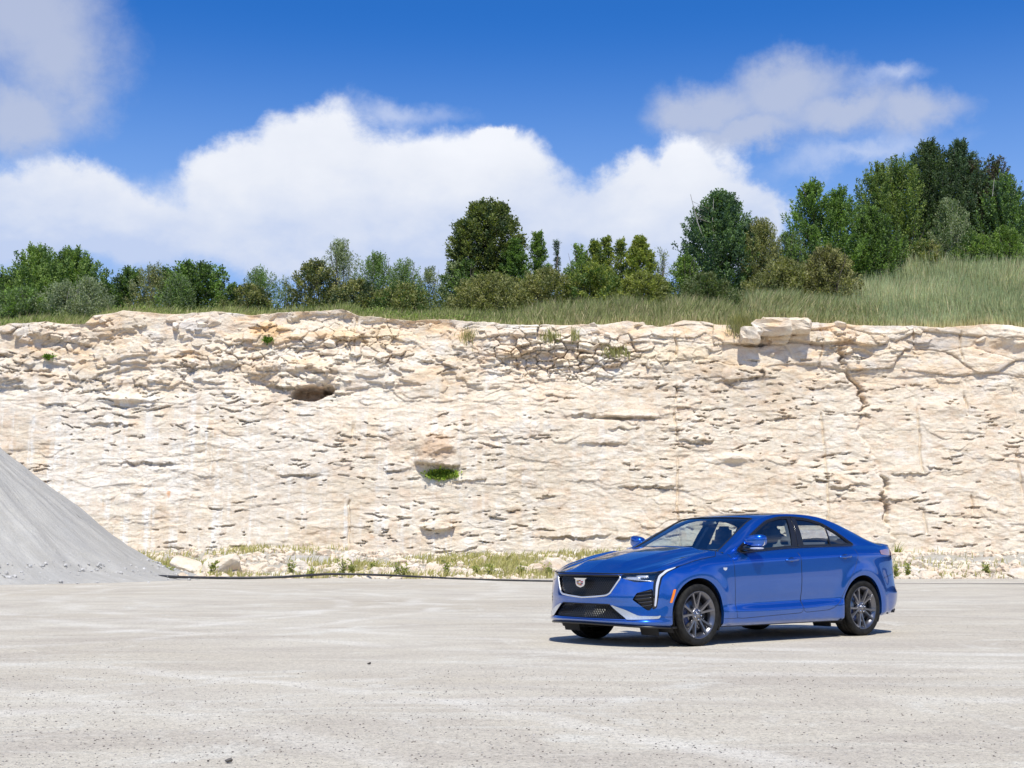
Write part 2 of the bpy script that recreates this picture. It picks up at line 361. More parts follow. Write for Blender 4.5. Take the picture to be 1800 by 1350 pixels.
YC = 60.0
top_px = [(-300, 575), (0, 573), (80, 566), (150, 571), (166, 556), (215, 547), (300, 551), (380, 547), (440, 553), (520, 548), (600, 544), (640, 556), (720, 562),
          (800, 562), (900, 569), (950, 571), (1050, 570), (1100, 565), (1160, 575), (1200, 563), (1290, 574), (1300, 585), (1332, 584), (1340, 558),
          (1420, 560), (1425, 568), (1500, 570), (1560, 572), (1650, 576), (1720, 570), (1800, 576), (2100, 572)]
TPX = np.array([at(p[0], p[1], YC + 0.5)[0] for p in top_px]); TPZ = np.array([at(p[0], p[1], YC + 0.5)[2] for p in top_px])
def ztop(x): return np.interp(x, TPX, TPZ) + 0.10 * fbm(x * 1.3, x * 0 + 3.3, 4, 31)

nx, nz = 2000, 360
cx_ = np.linspace(-31, 31, nx); ct = np.linspace(0, 1, nz)
X, T = np.meshgrid(cx_, ct)
ZT = np.broadcast_to(ztop(cx_), X.shape)
Z = -0.1 + T * (ZT + 0.1)
wx = X + 0.35 * fbm(X * 0.8, Z * 0.8, 3, 11); wz = Z + 0.22 * fbm(X * 0.45, Z * 0.9, 4, 12) + 0.03 * X * np.sin(X * 0.05)
d = 0.85 * fbm(X * 0.10, Z * 0.16, 4, 21)
upm = sstep(7.9, 9.6, Z + 0.6 * fbm(X * 0.3, Z * 0.1, 3, 22))           # loose blocky upper beds
def cells(sx, sz, seed, amp, powr, tilt, under=0.0):
    f1, f2, cid, ccx, ccy = worley(wx / sx, wz / sz, seed, 0.85)
    lift = (cid ** powr) * amp
    h2 = _h(np.floor(ccx * 64), np.floor(ccy * 64), seed + 5)
    lz = (wz / sz - ccy); lx = (wx / sx - ccx)
    dd = lift * (1 - tilt * (lz + 0.2)) + amp * 0.35 * (h2 - 0.5) * lx * 2
    crack = sstep(0.0, 0.10, f2 - f1)
    return dd, crack
def terr(v, k=0.16):
    """noise contours turned into broken faces with sharp steps"""
    f = np.floor(v); return f + sstep(1 - k, 1, v - f)
a, ca = cells(2.3, 0.95, 1, 0.30, 2.0, 0.9)
b_, cb = cells(0.95, 0.34, 2, 0.17, 2.6, 1.1)
c_, cc = cells(0.40, 0.15, 3, 0.06, 2.6, 0.9)
e_, ce = cells(0.62, 0.36, 4, 0.42, 1.6, 0.5)
g_, cg = cells(2.9, 0.85, 5, 0.34, 1.1, 0.25)
ragged = sstep(-0.15, 0.20, fbm(X * 0.28, Z * 0.45, 4, 41))
xr = sstep(4.5, 7.0, X)                                   # right of here the upper beds are big flat slabs
patchy = sstep(-0.05, 0.30, fbm(X * 0.33, Z * 0.6, 3, 46))
d = 0.38 * fbm(X * 0.10, Z * 0.16, 3, 21)
d = d + a * 0.10 + b_ * (0.03 + 0.20 * ragged * (1 - upm)) + c_ * (0.08 + 0.30 * patchy)
d = d + 0.028 * terr(3.0 * fbm(wx * 0.42, wz * 0.95, 4, 47), 0.3) + 0.013 * terr(3.6 * fbm(wx * 1.15, wz * 2.3, 3, 48), 0.3) * ragged + 0.009 * terr(4.5 * fbm(wx * 2.6, wz * 5.0, 3, 49), 0.2) * patchy
ob = fbm(wx * 0.5 + wz * 0.9, wz * 1.1 - wx * 0.35, 5, 58)
d = d + 0.13 * terr(3.2 * ob, 0.15) * sstep(5, -4, X) * sstep(7.0, 8.6, Z)
d = d + upm * (1 - xr) * (e_ * (0.15 + 0.60 * patchy)) - upm * (1 - xr) * patchy * (1 - ce) * 0.12
d = d + upm * xr * g_ * 0.8 - upm * xr * (1 - cg) * 0.05 + upm * xr * (e_ * 0.30 + b_ * 0.5) * patchy
rub_c = np.exp(-((X - 2.2) / 2.6) ** 2 - ((Z - 9.4) / 0.95) ** 2)        # collapsed pocket of small stones
d = d + rub_c * (c_ * 5.0 + e_ * 0.45 - (1 - ce) * 0.25) - 0.30 * rub_c
d += 0.025 * fbm(X * 2.2, Z * 4.0, 4, 44) + 0.012 * fbm(X * 7, Z * 11, 3, 45)
# broken ledges: each juts out at a sharp lower edge and dies away upward
lr = np.random.default_rng(202); dxs = cx_[1] - cx_[0]
def ledge(x0, z0, w, h, am, sl, sd, vert=0, notch=0.13):
    i0 = max(0, int((x0 - w - cx_[0]) / dxs)); i1 = min(nx, int((x0 + w - cx_[0]) / dxs) + 2)
    zc = Z[:, min(max((i0 + i1) // 2, 0), nx - 1)]; j0 = max(0, int(np.searchsorted(zc, z0 - 0.4 - abs(sl) * w))); j1 = min(nz, int(np.searchsorted(zc, z0 + 4 * h + 0.4 + abs(sl) * w)))
    if i1 - i0 < 2 or j1 - j0 < 2: return
    xx = X[j0:j1, i0:i1]; zz = Z[j0:j1, i0:i1]
    line = z0 + sl * (xx - x0) + (0.10 * w ** 0.5) * fbm(xx * 2.6 + sd, xx * 0 + sd * 1.7, 4, 5)
    t = zz - line; e = np.clip(1 - ((xx - x0) / w) ** 2, 0, 1)
    if vert: e = np.where((xx - x0) * vert > 0, e, e * sstep(-0.15 * w, 0.0, (xx - x0) * vert + 0.10 * fbm(zz * 3, zz * 0 + sd, 3, 6)))
    nd = notch * e ** 0.8 * (vnoise(xx * 4 + sd, xx * 0 + sd, 9) > 0.42)
    d[j0:j1, i0:i1] += am * e ** 0.6 * np.where(t > 0, np.exp(-(t / h) ** 1.3), 0) - nd * ((t <= 0) & (t > -0.07 * (0.45 + w) * (0.5 + vnoise(xx * 6 + sd, xx * 0 + 2 * sd, 19))))
for q_ in range(2700):
    x0 = lr.uniform(-30, 30); z0 = lr.uniform(0.4, 9.8); k5 = lr.random()
    mask = float(fbm(np.array([x0 * 0.22]), np.array([z0 * 0.5]), 3, 64)[0])
    if mask < -0.12 or (mask < 0.10 and lr.random() < 0.6): continue
    w = 0.10 + 0.55 * k5 ** 2.2; ledge(x0, z0, w, 0.10 + 0.30 * lr.random() * (0.4 + w), (0.018 + 0.050 * lr.random() ** 1.8) * (0.6 + w), lr.normal(0, 0.12) + (0.25 * (x0 < 0) * (z0 > 6) * lr.choice([-1, 1])), q_ * 1.37, int(lr.choice([0, 0, 1, -1])))
for q_ in range(40):
    x0 = lr.uniform(-30, 30); z0 = lr.uniform(1.0, 9.9)
    ledge(x0, z0, lr.uniform(0.5, 1.7), lr.uniform(0.25, 0.8), lr.uniform(0.05, 0.12), lr.normal(0, 0.07), 500 + q_ * 2.3, int(lr.choice([0, 1, -1])))
# long bedding ledges
for zz, ph, am, sd in ((8.35, 0.3, 0.05, 1), (7.25, 1.1, 0.03, 2), (6.1, 2.0, 0.02, 3), (4.6, 0.7, 0.02, 4), (3.2, 1.7, 0.02, 5)):
    zl = zz + 0.35 * fbm(X * 0.13, X * 0 + sd, 4, 50 + sd) + 0.03 * X * (0.5 if sd % 2 else -0.4)
    on = sstep(0.02, 0.12, fbm(X * 0.35, X * 0 + 7 * sd, 3, 60 + sd))
    t = (Z - zl); d += am * on * np.where(t > 0, np.exp(-t / 0.55), 0)
def spot(px, py, rx, rz, amt, p=2.0, hard=False):
    global d
    c = at(px, py, YC)
    q = ((X - c[0]) / rx) ** 2 + ((Z - c[2]) / rz) ** 2
    q = q + 0.95 * fbm(X * 1.1 + px, Z * 2.4 + py, 5, 71)
    d += amt * (sstep(1.15, 0.85, q) if hard else np.exp(-np.maximum(q, 0) ** (p / 2)))
spot(545, 692, 0.85, 0.30, -1.1, hard=True); spot(575, 687, 0.3, 0.2, -0.6, hard=True)      # dark hollow
spot(540, 650, 1.9, 0.6, 0.50); ledge(at(520, 690, YC)[0], at(520, 681, YC)[2], 1.4, 0.5, 0.45, -0.10, 3.3); ledge(at(1110, 735, YC)[0], at(1110, 733, YC)[2], 1.3, 0.4, 0.20, -0.02, 9.1); ledge(at(1600, 830, YC)[0], at(1600, 833, YC)[2], 0.9, 0.4, 0.12, 0.03, 8.1)                                                              # bulging roof over it
spot(768, 790, 0.85, 0.62, 0.55); ledge(at(770, 815, YC)[0], at(770, 817, YC)[2], 1.0, 0.8, 0.45, -0.08, 12.1); spot(776, 833, 0.6, 0.2, -0.25)    # brown boss with the plant pocket below
spot(1445, 592, 1.5, 0.24, 0.34, hard=True); spot(1535, 596, 0.9, 0.24, 0.32, hard=True)    # overhanging slabs
spot(1510, 622, 0.6, 0.3, -0.2, hard=True); spot(1290, 805, 0.6, 0.16, 0.25); spot(1670, 715, 0.7, 0.3, 0.2)
spot(940, 640, 0.9, 0.55, -0.35, hard=True); spot(1780, 590, 0.9, 0.4, 0.5); spot(1330, 600, 0.6, 0.25, -0.3, hard=True)
spot(770, 925, 0.75, 0.16, 0.28, hard=True); spot(1080, 735, 1.2, 0.06, -0.3); spot(215, 700, 1.0, 0.15, 0.3)
# the slanting cleft on the right
zc_ = np.array([at(1480, 620, YC)[2], at(1510, 690, YC)[2], at(1525, 780, YC)[2], at(1555, 850, YC)[2], at(1565, 930, YC)[2], 0.5][::-1])
xc_ = np.array([at(1480, 620, YC)[0], at(1512, 690, YC)[0], at(1528, 780, YC)[0], at(1556, 850, YC)[0], at(1562, 930, YC)[0], at(1580, 990, YC)[0]][::-1])
xcl = np.interp(Z, zc_, xc_) + 0.55 * fbm(Z * 1.5, Z * 0, 5, 81, 0.65)
m_ = sstep(0.5, 1.5, Z) * sstep(10.3, 9.6, Z)
d += m_ * (-0.38 * np.exp(-((X - xcl) / 0.10) ** 2) * (0.12 + 0.88 * sstep(-0.05, 0.25, fbm(Z * 1.1, Z * 0 + 4, 3, 86))) + 0.10 * sstep(0.0, 0.12, xcl - 0.05 - X) * np.exp(-np.maximum(xcl - X, 0) / 1.0))
for pxv in (1450, 1620, 1705, 1790, 620, 1190):        # fainter vertical joints
    x0 = at(pxv, 800, YC)[0] + 0.15 * fbm(Z * 1.0, Z * 0 + pxv, 3, 83)
    d += -0.16 * np.exp(-((X - x0) / 0.045) ** 2) * sstep(-0.1, 0.25, fbm(Z * 0.8, Z * 0 + pxv, 3, 84))
d *= sstep(1.02, 0.97, T) * 0.85 + 0.15
yb = YC + 0.10 * (Z - 6) - 0.0
Yv = yb - d
# roll the rim back on to the top
back = 6
Vl = [np.stack([X.ravel(), Yv.ravel(), Z.ravel()], 1)]
for kq in range(1, back + 1):
    yy = Yv[-1] + kq * 0.35; zz = ZT[-1] - 0.012 * kq * kq + 0.05 * fbm(cx_ * 2, cx_ * 0 + kq, 3, 91)
    Vl.append(np.stack([cx_, yy, zz], 1))
cl = link('cliff', mesh_np('cliff', np.concatenate(Vl), grid_faces(nz + back, nx), M_CLIFF))
tag(cl, kind='structure')
CL_X, CL_Z, CL_Y = cx_, Z, Yv
def cliff_y(x, z):
    i = int(np.clip(np.searchsorted(cx_, x), 0, nx - 1)); j = int(np.clip(np.searchsorted(Z[:, i], z), 0, nz - 1))
    return float(Yv[j, i])

# ---- land on top of the cliff, rising to the right
YRIM = np.interp(np.linspace(-31, 31, 320), cx_, Yv[-1])
def yrim(x): return np.interp(x, np.linspace(-31, 31, 320), YRIM)
def zland(x, y):
    e = ztop(x)
    t = np.clip(y - yrim(x) - 0.3, 0, None)
    tz = np.minimum(t, 14) * 0.115 * (0.55 + 0.45 * sstep(-18, 0, x) + 0.45 * sstep(-10, 0, x)) + np.maximum(t - 14, 0) * 0.02
    hump = sstep(10.5, 24, x) * sstep(0.3, 13.5, t) * 3.25
    return e - 0.10 + 0.10 * sstep(0.0, 1.0, t) + tz + hump + 0.12 * fbm(x * 0.3, y * 0.3, 3, 92)
def soil_mat():
    m, nt, out = new_mat('grassy_soil'); p = geopos(nt)
    b = N(nt, 'ShaderNodeBsdfPrincipled'); b.inputs['Roughness'].default_value = 1.0; b.inputs['Specular IOR Level'].default_value = 0.1
    n = noise(nt, p, 1.3, 6, 0.7)
    L(nt, ramp(nt, n, [(0.3, (0.20, 0.21, 0.09)), (0.55, (0.30, 0.28, 0.15)), (0.7, (0.45, 0.39, 0.27))]), b.inputs['Base Color'])
    L(nt, b.outputs[0], out.inputs[0]); return m
M_SOIL = soil_mat()
xs = np.concatenate([[-1500, -400, -120, -60, -40], np.linspace(-31, 31, 160), [40, 60, 120, 400, 1500]])
ys = np.concatenate([np.linspace(60.6, 80, 90), [85, 95, 120, 200, 500, 1500]])
X2, Y2 = np.meshgrid(xs, ys)
Y2 = Y2 + (yrim(X2) + 0.35 - 60.6) * sstep(80, 60.6, Y2)
Z2 = zland(np.clip(X2, -40, 40), Y2)
g = link('terrain', mesh_np('terrain', np.stack([X2.ravel(), Y2.ravel(), Z2.ravel()], 1), grid_faces(len(ys), len(xs)), M_SOIL))
tag(g, kind='structure')

# ---- talus bank along the foot of the cliff
def bank_z(x, y):
    t = sstep(47.5, 60, y)
    amp = 0.80 + 0.30 * fbm(x * 0.12, x * 0 + 5, 3, 101)
    z = amp * t + 0.16 * fbm(x * 0.8, y * 0.8, 4, 102) * sstep(46, 50, y)
    return z - 0.05 + 0.05 * sstep(46, 48.5, y)
xs = np.linspace(-31, 31, 420); ys = np.linspace(45.0, 60.6, 120)
X3, Y3 = np.meshgrid(xs, ys); Z3 = bank_z(X3, Y3) + 0.035 * fbm(X3 * 4, Y3 * 4, 3, 103)
m, nt, out = new_mat('talus_soil'); p = geopos(nt)
b = N(nt, 'ShaderNodeBsdfPrincipled'); b.inputs['Roughness'].default_value = 0.95; b.inputs['Specular IOR Level'].default_value = 0.1
c = ramp(nt, noise(nt, p, 0.9, 6, 0.7), [(0.3, (0.46, 0.42, 0.30)), (0.5, (0.60, 0.56, 0.48)), (0.7, (0.70, 0.67, 0.61))])
L(nt, c, b.inputs['Base Color'])
bp = N(nt, 'ShaderNodeBump'); bp.inputs['Strength'].default_value = 0.9; bp.inputs['Distance'].default_value = 0.25
L(nt, noise(nt, p, 5, 6, 0.75), bp.inputs['Height']); L(nt, bp.outputs[0], b.inputs['Normal']); L(nt, b.outputs[0], out.inputs[0])
g = link('slope', mesh_np('slope', np.stack([X3.ravel(), Y3.ravel(), Z3.ravel()], 1), grid_faces(len(ys), len(xs)), m))
tag(g, kind='structure')

# ---- unseen high ground added behind the camera, raised and dark for the car's reflections
th_ = np.linspace(0, 2 * math.pi, 241); V = []
for r, zf in ((120, -1), (135, 0.55), (150, 0.8), (190, 1.0), (330, 0.8)):
    hh = 24 + 9 * fbm(np.cos(th_) * 3 + 9, np.sin(th_) * 3, 4, 111)
    V.append(np.stack([r * np.sin(th_), r * np.cos(th_), np.where(zf < 0, -1.0, hh * zf)], 1))
keep = np.cos(th_) < 0.1
nr = 5; Fh = grid_faces(nr, 241); V = np.concatenate(V)
Fh = Fh[[bool(np.all(V[f, 1] < 20)) for f in Fh]]
m, nt, out = new_mat('unseen_wooded_hill'); p = geopos(nt)
b = N(nt, 'ShaderNodeBsdfPrincipled'); b.inputs['Roughness'].default_value = 1.0
L(nt, ramp(nt, noise(nt, p, 0.12, 6, 0.7), [(0.35, (0.035, 0.055, 0.02)), (0.65, (0.10, 0.12, 0.06))]), b.inputs['Base Color']); L(nt, b.outputs[0], out.inputs[0])
tag(link('unseen_hills', mesh_np('unseen_hills', V, Fh, m)), kind='structure')

# ================================================================== GRAVEL PILE
def pile_mat():
    m, nt, out = new_mat('grey_screenings'); p = objco(nt)
    b = N(nt, 'ShaderNodeBsdfPrincipled'); b.inputs['Roughness'].default_value = 0.95; b.inputs['Specular IOR Level'].default_value = 0.12
    cv = N(nt, 'ShaderNodeSeparateXYZ'); L(nt, p, cv.inputs[0])
    an = math_n(nt, 'ARCTAN2', cv.outputs[1], cv.outputs[0])
    rr = math_n(nt, 'SQRT', math_n(nt, 'ADD', math_n(nt, 'POWER', cv.outputs[0], 2.0), math_n(nt, 'POWER', cv.outputs[1], 2.0)))
    cm = N(nt, 'ShaderNodeCombineXYZ'); L(nt, math_n(nt, 'MULTIPLY', an, 9.0), cm.inputs[0]); L(nt, math_n(nt, 'MULTIPLY', rr, 0.22), cm.inputs[1])
    s = noise(nt, cm.outputs[0], 2.2, 7, 0.68, 0.25)
    c = ramp(nt, s, [(0.30, (0.375, 0.36, 0.325)), (0.5, (0.43, 0.415, 0.38)), (0.68, (0.49, 0.475, 0.435))])
    c = mixc(nt, ramp(nt, noise(nt, p, 0.7, 5, 0.6), [(0.45, 0), (0.7, 0.5)]), c, (0.36, 0.355, 0.345))
    c = mixc(nt, 1.0, c, ramp(nt, noise(nt, p, 28, 4, 0.7), [(0.3, 0.84), (0.7, 1.12)]), 'MULTIPLY')
    L(nt, c, b.inputs['Base Color'])
    bp = N(nt, 'ShaderNodeBump'); bp.inputs['Strength'].default_value = 0.7; bp.inputs['Distance'].default_value = 0.14
    L(nt, math_n(nt, 'ADD', s, math_n(nt, 'MULTIPLY', noise(nt, p, 14, 5, 0.75), 0.35)), bp.inputs['Height']); L(nt, bp.outputs[0], b.inputs['Normal'])
    L(nt, b.outputs[0], out.inputs[0]); return m
R_, A_ = np.meshgrid(np.concatenate([np.linspace(0.05, 10.4, 150), [10.8, 11.3, 12.0]]), np.linspace(0, 2 * math.pi, 500), indexing='ij')
def pile_h(r, a):
    r2 = r + 0.30 * fbm(np.cos(a) * 2.2 + 5, np.sin(a) * 2.2, 3, 121) + 0.16 * fbm(np.cos(a) * 7 + r * 0.5, np.sin(a) * 7, 4, 125)
    h = 7.2 - 0.775 * r2
    toe = 0.75 * np.exp(-(np.clip(r2 - 5.8, 0, 9)) / 1.5)
    s = 0.55
    h = s * np.log1p(np.exp(np.clip(h / s, -30, 30)))          # concave foot
    h = np.minimum(h, 6.6 - 0.25 * r2)
    rill = 0.085 * fbm(np.cos(a) * 26 + r * 0.05, np.sin(a) * 26, 4, 122) + 0.05 * fbm(np.cos(a) * 70, np.sin(a) * 70 + r * 0.1, 3, 123)
    return h + rill * sstep(0.3, 2.5, h) + 0.10 * fbm(r * 0.8, a * 5, 4, 124) - 0.05 - 0.15 * sstep(10.2, 11.8, r)
Hh = pile_h(R_, A_)
V = np.stack([(R_ * np.cos(A_)).ravel(), (R_ * np.sin(A_)).ravel(), Hh.ravel()], 1)
pl = link('gravel_pile', mesh_np('gravel_pile', V, grid_faces(*R_.shape), pile_mat()), loc=(-21.25, 46.2, 0.0))
tag(pl, 'tall pale grey pile of crushed gravel at the left end of the lot', 'gravel pile')

# ================================================================== ROCKS
def rock_mesh(name, seed, sub=None):
    r = random.Random(seed); bm = bmesh.new()
    for i in range(r.randint(13, 20)):
        v = Vector((r.gauss(0, 1), r.gauss(0, 1), r.gauss(0, 1))).normalized() * r.uniform(0.82, 1.0)
        bm.verts.new((v.x * 0.5, v.y * 0.42, v.z * 0.33))
    res = bmesh.ops.convex_hull(bm, input=bm.verts)
    junk = [e for e in res['geom_interior'] if isinstance(e, bmesh.types.BMVert)]
    if junk: bmesh.ops.delete(bm, geom=junk, context='VERTS')
    bmesh.ops.bevel(bm, geom=[e for e in bm.edges], offset=0.022, segments=1, affect='EDGES', clamp_overlap=True)
    bmesh.ops.subdivide_edges(bm, edges=[e for e in bm.edges if e.calc_length() > 0.2], cuts=1)
    for v in bm.verts: v.co += Vector((r.uniform(-1, 1), r.uniform(-1, 1), r.uniform(-1, 1))) * 0.008
    me = bpy.data.meshes.new(name); bm.to_mesh(me); bm.free(); me.materials.append(M_ROCK); return me
ROCKS = [rock_mesh('rock', 100 + i) for i in range(9)]
rr = random.Random(5)
def put_rock(x, y, z, s, flat=1.0, name='boulder'):
    o = link(name, ROCKS[rr.randrange(9)], loc=(x, y, z), rot=(rr.uniform(-0.4, 0.4), rr.uniform(-0.4, 0.4), rr.uniform(0, 6.28)),
             scale=(s * rr.uniform(0.8, 1.2), s * rr.uniform(0.8, 1.1), s * flat * rr.uniform(0.75, 1.2)))
    return o
named = [(330, 962, 1.5, 'largest rounded white boulder in the rubble left of the car'), (607, 975, 1.35, 'tall white boulder standing in weeds under the cliff'),
         (975, 985, 1.25, 'pale boulder just left of the car hood'), (945, 978, 1.0, 'flat topped white boulder left of the boulder by the car hood')]
for px, py, s, lab in named:
    ry = 50.5
    v = at(px, py, ry); z = float(bank_z(np.array([v.x]), np.array([ry]))[0])
    tag(put_rock(v.x, ry, z + 0.18 * s, s), lab, 'boulder')
q = at(389, 972, 49.5); tag(put_rock(q.x, 49.5, 0.35, 1.9, 0.7), 'broad pale boulder lying in the grass near the gravel pile', 'boulder')
for i in range(150):       # countable blocks of the talus
    x = rr.uniform(-15, 21); y = rr.triangular(46.5, 58, 49.5)
    if x < -12 and y < 52: continue
    s = rr.choice((0.3, 0.35, 0.4, 0.5, 0.6, 0.75, 0.95)) * rr.uniform(0.8, 1.2)
    z = float(bank_z(np.array([x]), np.array([y]))[0])
    tag(put_rock(x, y, z + 0.1 * s, s), 'pale limestone rock fallen at the foot of the cliff', 'rock', 'fallen rocks along the foot of the cliff')
for o in []: pass
slabs = [(1362, 574, 1.75, 0.8, 0.72, 'large square limestone block overhanging the cliff rim'), (1404, 573, 1.25, 0.8, 0.6, 'second square block, right of the largest one on the cliff rim'),
         (1320, 588, 0.9, 0.9, 0.7, 'small pale block in the notch left of the overhanging blocks'), (222, 563, 1.15, 1.0, 1.1, 'round grey boulder perched on the left part of the cliff rim'),
         (1152, 572, 0.75, 1, 0.7, 'small pointed rock on the cliff rim above the car')]
def slab_mesh(seed):
    r = random.Random(seed); bm = bmesh.new(); bmesh.ops.create_cube(bm, size=1.0)
    bmesh.ops.subdivide_edges(bm, edges=bm.edges[:], cuts=3, use_grid_fill=True)
    for v in bm.verts:
        n = v.co.copy(); k = 0.055
        v.co += Vector((r.uniform(-k, k), r.uniform(-k, k), r.uniform(-k, k) * 0.8))
        if v.co.z < -0.3: v.co.y += 0.16
        if abs(v.co.x) > 0.4 and abs(v.co.z) > 0.4: v.co.x *= 0.9
    bmesh.ops.bevel(bm, geom=[e for e in bm.edges if e.calc_face_angle(0) > 0.6], offset=0.03, segments=2, affect='EDGES')
    me = bpy.data.meshes.new('block'); bm.to_mesh(me); bm.free(); me.materials.append(M_CLIFF); return me
for k_, (px, py, w, dp, h, lab) in enumerate(slabs):
    yy = 59.55 if k_ < 3 else cliff_y(at(px, py, 60)[0], at(px, py, 60)[2] - 0.2) + 0.75; v = at(px, py, yy)
    o = link('boulder', slab_mesh(k_ + 3) if k_ < 3 else ROCKS[k_], loc=(v.x, yy + 0.45, v.z), rot=(0.05, rr.uniform(-0.08, 0.08), rr.uniform(-0.2, 0.2)), scale=(w * 0.98, dp * 1.5, h))
    tag(o, lab, 'boulder')
for i in range(70):       # loose blocks along the rim and in the upper beds
    x = rr.uniform(-22, 22); t = rr.uniform(0, 1) ** 1.5 * 2.2
    zt_ = float(np.interp(x, TPX, TPZ)); z = zt_ - t - 0.05
    y = cliff_y(x, z) + 0.10
    tag(put_rock(x, y, z, rr.uniform(0.35, 0.85), 0.8), 'loose limestone block wedged in the upper beds of the cliff', 'rock', 'loose blocks in the upper cliff')
# uncountable rubble
def rubble(name, n, fpos, smin, smax, mat, seed, cols=None, kind='stuff'):
    r = np.random.default_rng(seed)
    bm_v = []; bm_f = []
    base = []
    for me in ROCKS[:5]:
        pass
    # cheap chunky stone: squashed octahedron with cut corners
    ico = bmesh.new(); bmesh.ops.create_icosphere(ico, subdivisions=1, radius=1.0); ico.verts.index_update()
    o8 = np.array([tuple(v.co) for v in ico.verts]); of = np.array([[v.index for v in f.verts] for f in ico.faces]); ico.free(); nvv = len(o8)
    P = fpos(r, n); s = smin + (smax - smin) * r.random(n) ** 3
    V = o8[None] * (0.68 + 0.42 * r.random((n, nvv, 1))) + 0.12 * (r.random((n, nvv, 3)) - 0.5)
    A = r.random(n) * 6.28; ca, sa = np.cos(A), np.sin(A)
    V = V * s[:, None, None] * np.array([0.6, 0.5, 0.4])
    Vx = V[..., 0] * ca[:, None] - V[..., 1] * sa[:, None]; Vy = V[..., 0] * sa[:, None] + V[..., 1] * ca[:, None]
    V = np.stack([Vx, Vy, V[..., 2]], -1) + P[:, None, :]
    V[..., 2] += (s * 0.1)[:, None]
    Fc = (of[None] + (np.arange(n) * nvv)[:, None, None]).reshape(-1, 3)
    cc = None
    if cols is not None: cc = np.repeat(cols(r, n), nvv, axis=0)
    o = link(name, mesh_np(name, V.reshape(-1, 3), Fc, mat, smooth=False, cols=cc)); tag(o, kind=kind); return o
def f_tal(r, n):
    x = r.uniform(-20, 24, n); y = 46.0 + 13 * r.random(n) ** 1.3; m = fbm(x * 0.6, y * 0.9, 3, 131) > -0.12
    x = x[m]; y = y[m]
    k = n - len(x); x = np.concatenate([x, r.uniform(-20, 24, k)]); y = np.concatenate([y, r.uniform(47, 52, k)])
    return np.stack([x, y, bank_z(x, y)], 1)
tag(rubble('rubble', 9000, f_tal, 0.06, 0.42, M_ROCK, 3), 'pale broken limestone rubble banked along the foot of the cliff', 'rubble')
def attr_mat(name, rough=0.9, trans=0.0, spec=0.3):
    m, nt, out = new_mat(name)
    a = N(nt, 'ShaderNodeAttribute', attribute_name='col')
    b = N(nt, 'ShaderNodeBsdfPrincipled'); b.inputs['Roughness'].default_value = rough; b.inputs['Specular IOR Level'].default_value = spec
    cc = mixc(nt, 1.0, a.outputs['Color'], ramp(nt, noise(nt, geopos(nt), 3.0, 3, 0.6), [(0.3, 0.8), (0.7, 1.2)]), 'MULTIPLY')
    L(nt, cc, b.inputs['Base Color'])
    if trans > 0:
        t = N(nt, 'ShaderNodeBsdfTranslucent')
        L(nt, mixc(nt, 1.0, cc, (1.5, 1.7, 0.6), 'MULTIPLY'), t.inputs['Color'])
        mx = N(nt, 'ShaderNodeMixShader'); mx.inputs[0].default_value = trans
        L(nt, b.outputs[0], mx.inputs[1]); L(nt, t.outputs[0], mx.inputs[2]); L(nt, mx.outputs[0], out.inputs[0])
    else: L(nt, b.outputs[0], out.inputs[0])
    return m
M_PEB = attr_mat('pebble')
def f_peb(r, n):
    y = 5.5 * np.exp(r.random(n) * math.log(30 / 5.5)); x = y * r.uniform(-0.42, 0.42, n)
    w = 1.6 * fbm(x * 0.5, y * 0.30, 4, 141) + 0.7 * r.random(n)
    m = w > 0.32; x, y = x[m], y[m]
    keep = ~((np.abs(x - 2.3) < 3) & (np.abs(y - 16) < 2.6) & (r.random(len(x)) < 0.0)); x, y = x[keep], y[keep]
    k = n - len(x); y = np.concatenate([y, 5.5 + r.random(k) * 6]); x = np.concatenate([x, y[-k:] * r.uniform(-0.42, 0.42, k)]) if k else x
    return np.stack([x, y, ground_z(x, y) - 0.001], 1)
def c_peb(r, n):
    g = 0.07 + 0.30 * r.random(n) ** 1.2; t = r.random(n)[:, None] * 0.05
    return g[:, None] * np.array([1.0, 0.97, 0.93]) + t * np.array([1, 0.6, 0.3])
tag(rubble('gravel', 22000, f_peb, 0.003, 0.0145, M_PEB, 9, c_peb), 'small grey and dark pebbles scattered over the gravel lot', 'gravel')
M_SCR = attr_mat('grey_stone_chips')
def f_toe(r, n):
    a = r.uniform(-2.6, 0.4, n); q = 8.6 + np.abs(r.normal(0, 0.9, n)) + 0.5 * fbm(a * 3, a * 0, 3, 142)
    x = -21.25 + q * np.cos(a); y = 46.2 + q * np.sin(a); h = pile_h(q, a)
    return np.stack([x, y, np.maximum(h, 0.0)], 1)
tag(rubble('spilled_stones', 800, f_toe, 0.03, 0.17, M_SCR, 19, lambda r, n: (0.36 + 0.2 * r.random(n))[:, None] * np.array([1, 0.98, 0.94])), 'grey stones rolled down round the toe of the gravel pile', 'gravel')
